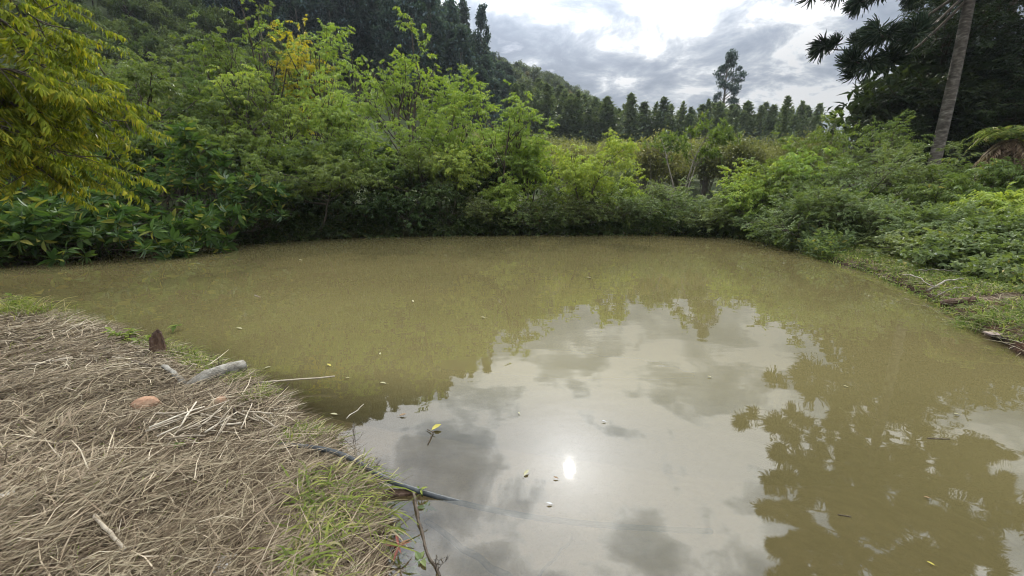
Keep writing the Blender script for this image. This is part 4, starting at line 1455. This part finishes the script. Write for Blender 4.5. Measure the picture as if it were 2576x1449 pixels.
def boulder(name, px, py, size, mat, label, seed):
    rng = np.random.default_rng(seed)
    import bmesh
    bm = bmesh.new()
    bmesh.ops.create_icosphere(bm, subdivisions=4, radius=1)
    for v in bm.verts:
        p = np.array(v.co)
        k = 1 + .16 * wob(p[0] * 1.6 + p[2], p[1] * 1.6 - p[2] * .7, 1.5, seed) + .05 * wob(p[0] * 5, p[1] * 5 + p[2] * 3, 2, seed + 1)
        q = p * k
        for nrm, lim in FACETS:
            over = q @ nrm - lim
            if over > 0:
                q = q - nrm * over * .85
        v.co = q * np.array(size)
    me = bpy.data.meshes.new(name)
    bm.to_mesh(me)
    bm.free()
    for p in me.polygons:
        p.use_smooth = True
    c = on_bank(px, py)
    o = obj(name, me, mat, loc=c + np.array((0, 0, size[2] * .35 + .028)), rotz=rng.uniform(0, 6))
    return tag(o, label, 'stone')


boulder('stone', 370, 1032, (.10, .075, .065), S_OR, 'orange brown stone lying in the straw on the near bank', 3)
boulder('small_stone', 556, 1018, (.06, .045, .032), S_OR, 'small flat orange stone half buried near the pile of stalks', 4)


def stump():
    rng = np.random.default_rng(6)
    c = on_bank(400, 892)
    root = empty('tree_stump', c, 'small rotten brown stump with a jagged top at the left water edge', 'stump')
    n, m = 14, 9
    th = np.linspace(0, 2 * np.pi, n, endpoint=False)
    V = []
    Ht = .21 + .035 * np.sin(th + .5) + rng.uniform(-.022, .022, n)
    for k in range(m):
        t = k / (m - 1)
        r = .062 * (1.2 - .35 * t) * (1 + .14 * np.sin(3 * th + 1) + rng.normal(0, .04, n))
        V.append(np.stack([np.cos(th) * r, np.sin(th) * r, -.05 + (Ht + .05) * t], 1))
    for k in range(3):                                    # a hollow inside the rim
        t = (.96, .75, .45)[k]
        r = .062 * (.62, .5, .12)[k] * np.ones(n)
        V.append(np.stack([np.cos(th) * r, np.sin(th) * r, Ht * t], 1))
    V = np.concatenate(V)
    i = np.arange(m + 2)[:, None] * n
    j = np.arange(n)[None]
    F = np.stack([i + j, i + (j + 1) % n, i + n + (j + 1) % n, i + n + j], -1).reshape(-1, 4)
    obj('stump_wood', new_mesh('stump_wood', V * 1.08, F, smooth=False), W_ROT, root)


stump()


def cut_log():
    a = on_bank(520, 962) + np.array((0, 0, .04))
    b = P(612, 922, a[1] + .30)
    d = b - a
    L = np.linalg.norm(d)
    root = empty('cut_log', a, 'grey sawn log with a pale cut end sticking out over the water', 'log')
    rng = np.random.default_rng(7)
    ps = np.array([d * t for t in np.linspace(-.75, 1, 10)])
    ps[:4, 2] -= np.array((.16, .10, .05, .02))
    ps[:, 2] += .02 * np.sin(np.linspace(0, 3, 10))
    rad = np.linspace(.058, .066, 10) * (1 + rng.normal(0, .03, 10))
    V, F = tube(ps, rad, 14, False)
    obj('bark', new_mesh('bark', V, F, smooth=True), B_LG, root)
    # the sawn face, slightly oblique
    T = unit(d)
    V, F = tube(np.array([ps[-1] - T * .02, ps[-1] + T * .004]), [.0605, .0595], 14)
    obj('cut_face', new_mesh('cut_face', V, F), W_CUT, root)


cut_log()

p0, p1 = on_bank(412, 935), on_bank(470, 975)
stick('fallen_branch', [p0 + (0, 0, .05), (p0 + p1) / 2 + (0, 0, .06), p1 + (0, 0, .02)], .022, .03, B_LG, 'short pale forked branch lying left of the cut log', 'branch', wig=.02, seed=1)
p0, p1 = on_bank(330, 918), on_bank(380, 935)
stick('dark_branch', [p0 + (0, 0, .04), p1 + (0, 0, .05)], .016, .02, W_TWIG, 'dark branch piece lying left of the pale branch near the stump', 'branch', wig=.02, seed=2)
p0, p1 = on_bank(245, 1322), on_bank(322, 1412)
stick('pale_stick', [p0 + (0, 0, .05), p1 + (0, 0, .05)], .009, .007, W_STALK, 'pale straight stick lying in the straw at the bottom left', 'stick', wig=.004, seed=3)
p0, p1 = on_bank(62, 933), on_bank(186, 912)
stick('dry_stalk', [p0 + (0, 0, .05), p1 + (0, 0, .05)], .008, .016, W_STALK, 'pale bent stalk lying on the straw at the far left of the bank', 'stick', wig=.01, seed=4)

# the heap of pale cut stalks, each one by itself
rg = np.random.default_rng(90)
ends = [((372, 1108), (582, 1040)), ((380, 1100), (520, 1052)), ((372, 1112), (545, 1046)), ((415, 1085), (560, 1045)), ((425, 1065), (480, 1078)), ((540, 1100), (590, 1058)), ((500, 1100), (575, 1050)),
        ((520, 1108), (600, 1062)), ((475, 1102), (560, 1056)), ((590, 1050), (655, 1088)), ((560, 1090), (612, 1098)), ((450, 1112), (560, 1088)), ((600, 1046), (640, 1040)), ((615, 1055), (690, 1075)),
        ((430, 1130), (520, 1118)), ((390, 1060), (470, 1072)), ((500, 1060), (600, 1088)), ((555, 1120), (590, 1070)), ((610, 1100), (640, 1052)), ((460, 1090), (500, 1045)), ((640, 1060), (700, 1110)), ((400, 1120), (460, 1098))]
for i, (a, b) in enumerate(ends):
    p0, p1 = on_bank(*a), on_bank(*b)
    p0[2] += rg.uniform(.055, .075)
    p1[2] += rg.uniform(.06, .13)
    stick('cut_stalk', [p0, (p0 + p1) / 2 + rg.normal(0, .008, 3), p1], rg.uniform(.004, .0085), rg.uniform(.003, .006), W_STALK,
          'pale dry cut stalk in the loose heap on the near bank', 'stalk', 'heap of cut stalks', sides=6, wig=.006, seed=i + 20, n=6)

p0 = on_bank(775, 1122)
p1 = P(716, 1046, p0[1] + .35)
stick('dark_twig', [p0, (p0 + p1) / 2 + (0, 0, .02), p1], .010, .006, W_TWIG, 'thin dark twig slanting up from the bank above the pipe', 'twig', wig=.01, seed=5)
p0, p1 = on_bank(735, 1128), on_bank(862, 1172)
stick('grey_root', [p0 + (0, 0, .03), (p0 + p1) / 2 + (0, 0, .035), p1 + (0, 0, .02)], .014, .010, B_LG, 'grey root running along the bank to the black pipe', 'root', wig=.012, seed=6)
p0, p1 = G(630, 966, .05), G(842, 946, .10)
stick('long_reed', [p0 - (.25, .02, -.03), p0, (p0 + p1) / 2 + (0, 0, .01), p1], .010, .007, W_STALK, 'long thin reed lying out over the water from the left bank', 'reed', wig=.003, seed=7)
p0 = on_bank(690, 1010)
stick('leaning_twig', [p0, P(728, 962, p0[1] + .15)], .006, .004, W_TWIG, 'short dark twig leaning out of the grass at the water edge', 'twig', wig=.01, seed=8)
p0 = on_bank(590, 1055)
stick('burnt_stub', [p0, p0 + (.01, 0, .09)], .012, .008, W_TWIG, 'short blackened stub standing at the top of the stalk heap', 'stub', wig=.02, seed=9, n=5)
p0 = on_bank(205, 805)
stick('bank_twig', [p0 + (0, 0, .06), P(290, 792, p0[1] + .25), P(338, 806, p0[1] + .35)], .008, .005, W_TWIG, 'dark bent twig lying at the far left water edge', 'twig', wig=.01, seed=10)


# ------------------------------------------------------------------ the pipe and the things in the water
def pipe():
    A = on_bank(858, 1166) + np.array((0, 0, .10))
    pts = [A + np.array((-.5, .12, -.04)), A, G(960, 1204, .075), G(1066, 1240, .012), G(1200, 1276, -.03), G(1350, 1303, -.08), G(1500, 1320, -.13), G(1650, 1330, -.19), G(1790, 1336, -.26)]
    pts = np.array(pts)
    t = np.linspace(0, 1, len(pts))
    tt = np.linspace(0, 1, 48)
    ps = np.stack([np.interp(tt, t, pts[:, i]) for i in range(3)], 1)
    for _ in range(8):
        ps[1:-1] = (ps[:-2] + 2 * ps[1:-1] + ps[2:]) / 4
    V, F = tube(ps - ps[0], .0165, 12)
    o = obj('water_pipe', new_mesh('water_pipe', V, F, smooth=True), PIPE, loc=ps[0])
    tag(o, 'black plastic pipe running from the near bank down under the water', 'pipe')


pipe()


def plank():
    a, b = G(972, 1242, .01), G(1052, 1238, .01)
    d = b - a
    L = np.linalg.norm(d)
    u = d / L
    s = np.array((-u[1], u[0], 0))
    V = []
    for x in np.linspace(-.04, L, 7):
        w = .021 * (1 + .15 * math.sin(x * 31))
        for y, z in ((-w, 0), (w, .002), (w, .016), (-w, .014)):
            V.append(u * x + s * y + np.array((0, 0, z - .004 + .003 * math.sin(x * 40))))
    F = []
    for i in range(6):
        for k in range(4):
            F.append((4 * i + k, 4 * i + (k + 1) % 4, 4 * i + 4 + (k + 1) % 4, 4 * i + 4 + k))
    F += [(3, 2, 1, 0), (24, 25, 26, 27)]
    o = obj('wood_scrap', new_mesh('wood_scrap', V, F), W_ROT, loc=a)
    tag(o, 'wet dark brown strip of wood floating under the black pipe', 'wood')


plank()

stick('split_stem', [G(1040, 1238, .03), G(1052, 1300, .02), G(1062, 1345, .008), G(1082, 1400, .006), G(1108, 1452, .008)], .009, .006, W_TWIG, 'split dark stem hanging from the pipe down into the shallow water', 'stem', wig=.006, seed=11, n=14)
stick('sunken_branch', [G(1070, 1310, -.03), G(1150, 1368, -.05), G(1260, 1440, -.07), G(1330, 1500, -.08)], .016, .022, W_TWIG, 'dark sunken branch seen dimly through the shallow water', 'branch', wig=.008, seed=12)
stick('sunken_twig', [G(1440, 1350, -.05), G(1380, 1420, -.06), G(1330, 1475, -.06)], .006, .008, W_TWIG, 'thin sunken twig at the bottom centre of the pond', 'twig', wig=.01, seed=13)


def floating_leaf(px, py, L, ang, mat, label, seed, curl=.2, W=.42, name='floating_leaf', z=.004):
    rng = np.random.default_rng(seed)
    L = L * .8
    V, F = leaf_fine(L, L * W, .35, -curl)
    V[:, 2] += .002
    V[:, 2] = np.abs(V[:, 2])
    c = G(px, py, 0)
    g = Geo()
    g.add(V, F, rng.random())
    st, sf = tube(np.array([(0, .01, .003), (.004, -.18 * L, .004), (.0, -.34 * L, .002)]), L * .012, 4)
    g.add(st, sf, .1)
    o = obj(name, g.mesh(name, True), mat, loc=c + np.array((0, 0, z)), rotz=ang)
    return tag(o, label, 'leaf', 'leaves floating on the pond')


for i, a in enumerate([
    (833, 922, .085, 1.0, M_FY, 'yellow leaf floating beyond the end of the long reed'),
    (664, 928, .085, -1.2, M_FP, 'pale yellow leaf floating near the cut log'),
    (880, 951, .05, 1.9, M_FP, 'small pale leaf floating right of the long reed tip'),
    (956, 893, .06, .2, M_FP, 'small upright pale leaf floating in the green reflection'),
    (972, 966, .08, 1.5, M_FP, 'narrow pale leaf floating right of centre of the green reflection'),
    (850, 1044, .075, 1.7, M_FP, 'curled pale leaf floating near the bank left of the cloud reflection'),
    (1004, 1047, .075, -1.4, M_FB2, 'crumpled brown leaf floating at the edge of the cloud reflection'),
    (1318, 1198, .07, -.6, M_FP, 'pale leaf floating left of the sun glint'),
    (1405, 1206, .045, 1.2, M_FB2, 'tiny brown leaf floating beside the sun glint'),
    (1390, 1270, .045, 1.4, M_WH, 'small white leaf fragment floating below the sun glint'),
    (1308, 1043, .04, .5, M_FP, 'tiny pale leaf floating in the middle of the cloud reflection'),
    (2414, 1044, .06, 1.5, M_FP, 'pale leaf floating in the dark reflection at right'),
    (1222, 800, .10, 1.6, M_FP, 'thin pale leaf floating in the middle of the pond'),
    (1488, 700, .16, 1.5, M_FP, 'pale leaf floating far out towards the far bank'),
    (2340, 1255, .045, 1.4, M_FB2, 'brown speck of leaf floating in the lower right reflection'),
    (2352, 1425, .04, .9, M_FY, 'yellow leaf bit floating near the bottom right'),
    (1040, 760, .10, .4, M_FP, 'small pale leaf floating left of the middle of the pond'),
    (610, 828, .11, 1.5, M_FP, 'narrow pale leaf floating off the left bank'),
    (760, 655, .14, 1.4, M_FP, 'pale leaf floating near the tree standing in the water'),
    (1790, 950, .05, 1.2, M_FP, 'faint pale leaf floating in the bright cloud reflection'),
    (2135, 975, .055, 1.0, M_FP, 'pale leaf floating beside the reflected araucaria branch'),
    (1525, 1062, .045, 1.3, M_WH, 'white feather like leaf floating above the sun glint'),
]):
    floating_leaf(*a, seed=900 + i)

# the leaf with crossed twigs
floating_leaf(1086, 1083, .10, -1.0, M_FY, 'yellow green leaf caught on crossed twigs in the cloud reflection', 960, curl=.3, W=.6)
stick('floating_twig', [G(1076, 1118, .004), G(1090, 1084, .012)], .004, .004, W_TWIG, 'dark twig pointing to the bottom under the yellow green leaf', 'twig', n=5)
stick('floating_twig', [G(1074, 1079, .008), G(1094, 1089, .018)], .004, .003, W_TWIG, 'short dark twig crossing the yellow green leaf', 'twig', n=5)
stick('floating_stick', [G(2332, 1102, .003), G(2388, 1104, .003)], .004, .003, W_TWIG, 'thin dark stick floating in the araucaria reflection', 'twig', n=5, seed=14)
stick('floating_stick', [G(2108, 1294, .003), G(2140, 1299, .003)], .003, .003, W_TWIG, 'short thin stick floating in the lower right reflection', 'twig', n=5, seed=15)
stick('floating_stick', [G(872, 1052, .004), G(915, 1016, .012)], .004, .002, W_STALK, 'pale twig floating beside the curled pale leaf', 'twig', n=6, seed=16, wig=.02)
stick('floating_stick', [G(640, 742, .004), G(655, 747, .004)], .010, .008, W_STALK, 'short pale stick floating off the left shore', 'twig', n=5, seed=17)


# ------------------------------------------------------------------ small plants of the near shore
rg = np.random.default_rng(83)
c_ = on_bank(24, 792)
pts = c_[None] + np.column_stack([rg.normal(.0, .30, 520), rg.normal(0, .16, 520), np.zeros(520)])
pts[:, 2] = np.maximum(height(pts[:, 0], pts[:, 1]), -.02)
blades('tall_grass', pts, .50, .012, rg, M_GR, 'tall pale and green grass standing at the left edge of the near bank', 'grass', lie=1.05, bend=.6, seg=3, rv=np.clip(rg.beta(1.3, .8, 520), 0, 1))
def leafy_plant(name, base, H, n, L, W, mat, label, seed, spread=.6, stem_mat=None):
    rng = np.random.default_rng(seed)
    root = empty(name, base, label, 'plant')
    g = Geo()
    k = max(1, n // 7)
    tips = []
    for s in range(k):
        a = rng.uniform(0, 6.28)
        tip = np.array((math.cos(a) * spread * H * rng.uniform(.2, 1), math.sin(a) * spread * H * rng.uniform(.2, 1), H * rng.uniform(.6, 1)))
        ps = np.array([(0, 0, -.03), tip * np.array((.4, .4, .55)), tip])
        g.add(*tube(ps, [.004, .003, .002], 4, False))
        tips.append(ps)
    stems = obj('stems', g.mesh('stems', True), stem_mat or mat, root)
    lv, lf = leaf_fine(1, W / L, .2, .3)
    meshes = [new_mesh('leaf', *leaf_fine(1, W / L, .2, .15 + .2 * q), rnd=np.full(15, rng.random())) for q in range(4)]
    for i in range(n):
        ps = tips[i % k]
        t = rng.uniform(.35, 1)
        p = ps[1] + (ps[2] - ps[1]) * (t - .35) / .65
        a = i * 2.4 + rng.normal(0, .3)
        y = np.array((math.cos(a), math.sin(a), rng.uniform(.05, .6)))
        o = obj('leaf', meshes[rng.integers(4)], mat, stems)
        o.matrix_local = Matrix.Translation(p) @ Matrix(frame(y[None])[0].tolist()).to_4x4() @ Matrix.Scale(L * rng.uniform(.6, 1.15), 4)
    return root


leafy_plant('green_plant', on_bank(318, 862), .16, 40, .11, .045, M_GR, 'fresh green leafy plant at the water edge left of the stump', 1, 1.0)
leafy_plant('green_plant', on_bank(360, 870), .14, 26, .11, .045, M_GR, 'smaller fresh green plant touching the stump', 2, 1.0)
leafy_plant('green_plant', on_bank(38, 785), .26, 34, .11, .05, M_GR, 'leafy green plant among the tall grass at the left edge', 8, .9)
leafy_plant('water_plant', G(436, 834, 0), .10, 9, .09, .045, M_GR, 'single green sprig standing in the water beyond the stump', 3, .7)
leafy_plant('red_plant', G(985, 1385, .02), .09, 7, .085, .013, M_RED, 'reddish narrow leaved plant at the near water edge', 4, 1.0)
leafy_plant('heart_weed', on_bank(452, 1128), .06, 9, .04, .032, M_GR, 'small bright green weed growing in front of the stalk heap', 5, 1.0)
leafy_plant('pipe_leaf_sprig', G(1062, 1238, .03), .035, 4, .05, .022, M_GR, 'green leaf bits caught on the pipe where it enters the water', 6, 1.0)
rg = np.random.default_rng(44)
for i, (px, py) in enumerate([(1000, 1335), (1035, 1360), (1015, 1400), (1045, 1418), (985, 1275), (1030, 1440), (1075, 1275)]):
    leafy_plant('sunken_weed', G(px, py, -.02), .02, 7, .055, .028, M_FB, ('pale sunken weed below the pipe nearest the bank', 'pale sunken weed beside the split stem', 'pale sunken weed near the red plant', 'sunken weed left of the lower stem', 'sunken leaves under the strip of wood', 'sunken weed at the bottom edge', 'single sunken leaf right of the pipe end')[i], 50 + i, 2.0)


def dry_weed(base, H, label, seed):
    rng = np.random.default_rng(seed)
    g = Geo()

    def br(p, d, L, r, lv):
        ps = [p]
        for i in range(5):
            d = unit(d + rng.normal(0, .16, 3))
            p = p + d * L / 5
            ps.append(p)
        g.add(*tube(np.array(ps), np.linspace(r, r * .5, 6), 3, False))
        if lv < 2:
            for k in range(5):
                j = rng.integers(1, 6)
                br(ps[j], unit(d + rng.normal(0, .6, 3)), L * rng.uniform(.2, .5), r * .6, lv + 1)
    for s in range(3):
        br(np.zeros(3), unit(np.array((rng.normal(.15, .3), rng.normal(0, .3), 1))), H * rng.uniform(.6, 1), .0028, 0)
    o = obj('dry_weed', g.mesh('dry_weed', True), W_TWIG, loc=base)
    tag(o, label, 'weed')


dry_weed(on_bank(892, 1152), .27, 'bare branching dry weed standing at the edge above the pipe', 1)
dry_weed(on_bank(925, 1205), .16, 'small bare dry weed beside the pipe', 2)
dry_weed(on_bank(548, 935), .18, 'dry reddish seed stalk behind the cut log', 3)
dry_weed(on_bank(75, 788), .40, 'tall pale dry stalk at the left water edge', 4)
dry_weed(G(1098, 1440, 0), .10, 'thin twig standing in the shallow water at the bottom', 5)


def scrap(px, py, s, mat, label, seed, name='scrap', onb=True):
    rng = np.random.default_rng(seed)
    n = 7
    gx, gy = np.meshgrid(np.linspace(-1, 1, n), np.linspace(-.6, .6, n))
    z = .25 * np.abs(wob(gx, gy, 2.5, seed)) + .05
    V = np.stack([gx + .2 * wob(gx, gy, 2, seed + 1), gy, z], -1).reshape(-1, 3) * s
    i = (np.arange(n - 1)[:, None] * n + np.arange(n - 1)[None]).ravel()
    F = np.stack([i, i + 1, i + n + 1, i + n], 1)
    V2 = V - np.array((0, 0, .12 * s))
    k = len(V)
    c = on_bank(px, py) if onb else G(px, py, 0)
    o = obj(name, new_mesh(name, np.concatenate([V, V2]), np.concatenate([F, F[:, ::-1] + k]), smooth=False), mat, loc=c + np.array((0, 0, .02)), rotz=rng.uniform(0, 3))
    return tag(o, label, 'scrap')


scrap(565, 1432, .05, M_WH, 'crumpled white scrap in the straw at the bottom edge', 1)
scrap(14, 1258, .035, M_WH, 'small white scrap in the straw at the left edge', 2)
scrap(2505, 846, .13, M_PK, 'pinkish white scrap lying at the right water edge', 3)
scrap(2010, 630, .10, M_WH, 'tiny white scrap on the bank at the grassy strip', 4)

# cut branches and a log on the right bank
rg = np.random.default_rng(61)
for i, (a, b, r) in enumerate([((2330, 742), (2420, 715), .018), ((2270, 700), (2350, 735), .012), ((2300, 690), (2420, 700), .010), ((2440, 690), (2560, 672), .012), ((2400, 665), (2490, 690), .010), ((2350, 760), (2430, 735), .010)]):
    p0, p1 = on_bank(*a), on_bank(*b)
    stick('cut_branch', [p0 + (0, 0, .08), (p0 + p1) / 2 + (0, 0, .16), p1 + (0, 0, .10)], r, r * .6, B_PL, 'pale cut branch in the debris on the right bank', 'branch', 'debris on the right bank', wig=.02, seed=70 + i)
p0, p1 = on_bank(2372, 772), on_bank(2448, 764)
stick('bank_log', [p0 + (0, 0, .03), p1 + (0, 0, .06)], .07, .06, W_ROT, 'dark reddish log lying in the right bank at the water line', 'log', wig=.01, seed=80, sides=10)
pts = np.concatenate([on_bank(2470, 812)[None] + np.column_stack([rg.normal(0, .12, 420), rg.normal(0, .10, 420), np.zeros(420)])])
pts[:, 2] = np.maximum(height(pts[:, 0], pts[:, 1]), -.02)
blades('grass_tuft', pts, .30, .010, rg, M_GR, 'bright green grass tuft drooping into the water at right', 'grass', lie=1.0, bend=.8, kind='thing')


def brush_heap():
    rng = np.random.default_rng(17)
    c = P(15, 600, 10.6)
    z = hz(c[0], 10.6)
    root = empty('dry_brush', (c[0], 10.6, z), 'heap of dry pale fronds at the left edge above the grassy spit', 'brush')
    g = Geo()
    gl = Geo()
    for k in range(26):
        a = rng.uniform(-.8, .8)
        tip = np.array((rng.uniform(-.4, .75), rng.uniform(-.3, .3), rng.uniform(.25, .85)))
        ps = np.array([(-.6, 0, .55), tip * .5 + (-.2, 0, .35), tip])
        g.add(*tube(ps, [.008, .006, .003], 3, False))
        q = ps[1] + (ps[2] - ps[1]) * rng.uniform(0, 1, (26, 1))
        lv, lf = leaf_quads(.2, .014, .1, .5)
        for p in q:
            gl.add(put(lv, unit(ps[2] - ps[1]) + rng.normal(0, .5, 3) - (0, 0, .3), p), lf, rng.random())
    obj('stems', g.mesh('stems', True), W_STALK, root)
    obj('fronds', gl.mesh('fronds'), M_DF, root)['kind'] = 'stuff'


brush_heap()


# ------------------------------------------------------------------ the damp air over the valley
def haze():
    x0, x1, y0, y1, z0, z1 = -560, 560, -40, 560, -4.0, 175.0
    V = [(x, y, z) for z in (z0, z1) for y in (y0, y1) for x in (x0, x1)]
    F = [(0, 2, 3, 1), (4, 5, 7, 6), (0, 1, 5, 4), (2, 6, 7, 3), (0, 4, 6, 2), (1, 3, 7, 5)]
    mt, t = new_mat('damp_air')
    v = N(t, 'ShaderNodeVolumePrincipled', {'Color': (.80, .88, .97, 1), 'Density': .00019, 'Anisotropy': .2})
    N(t, 'ShaderNodeOutputMaterial', {'Volume': v.outputs[0]})
    o = obj('haze', new_mesh('haze', V, F), mt)
    o['kind'] = 'stuff'
    o['label'] = 'thin pale haze in the valley air'


haze()
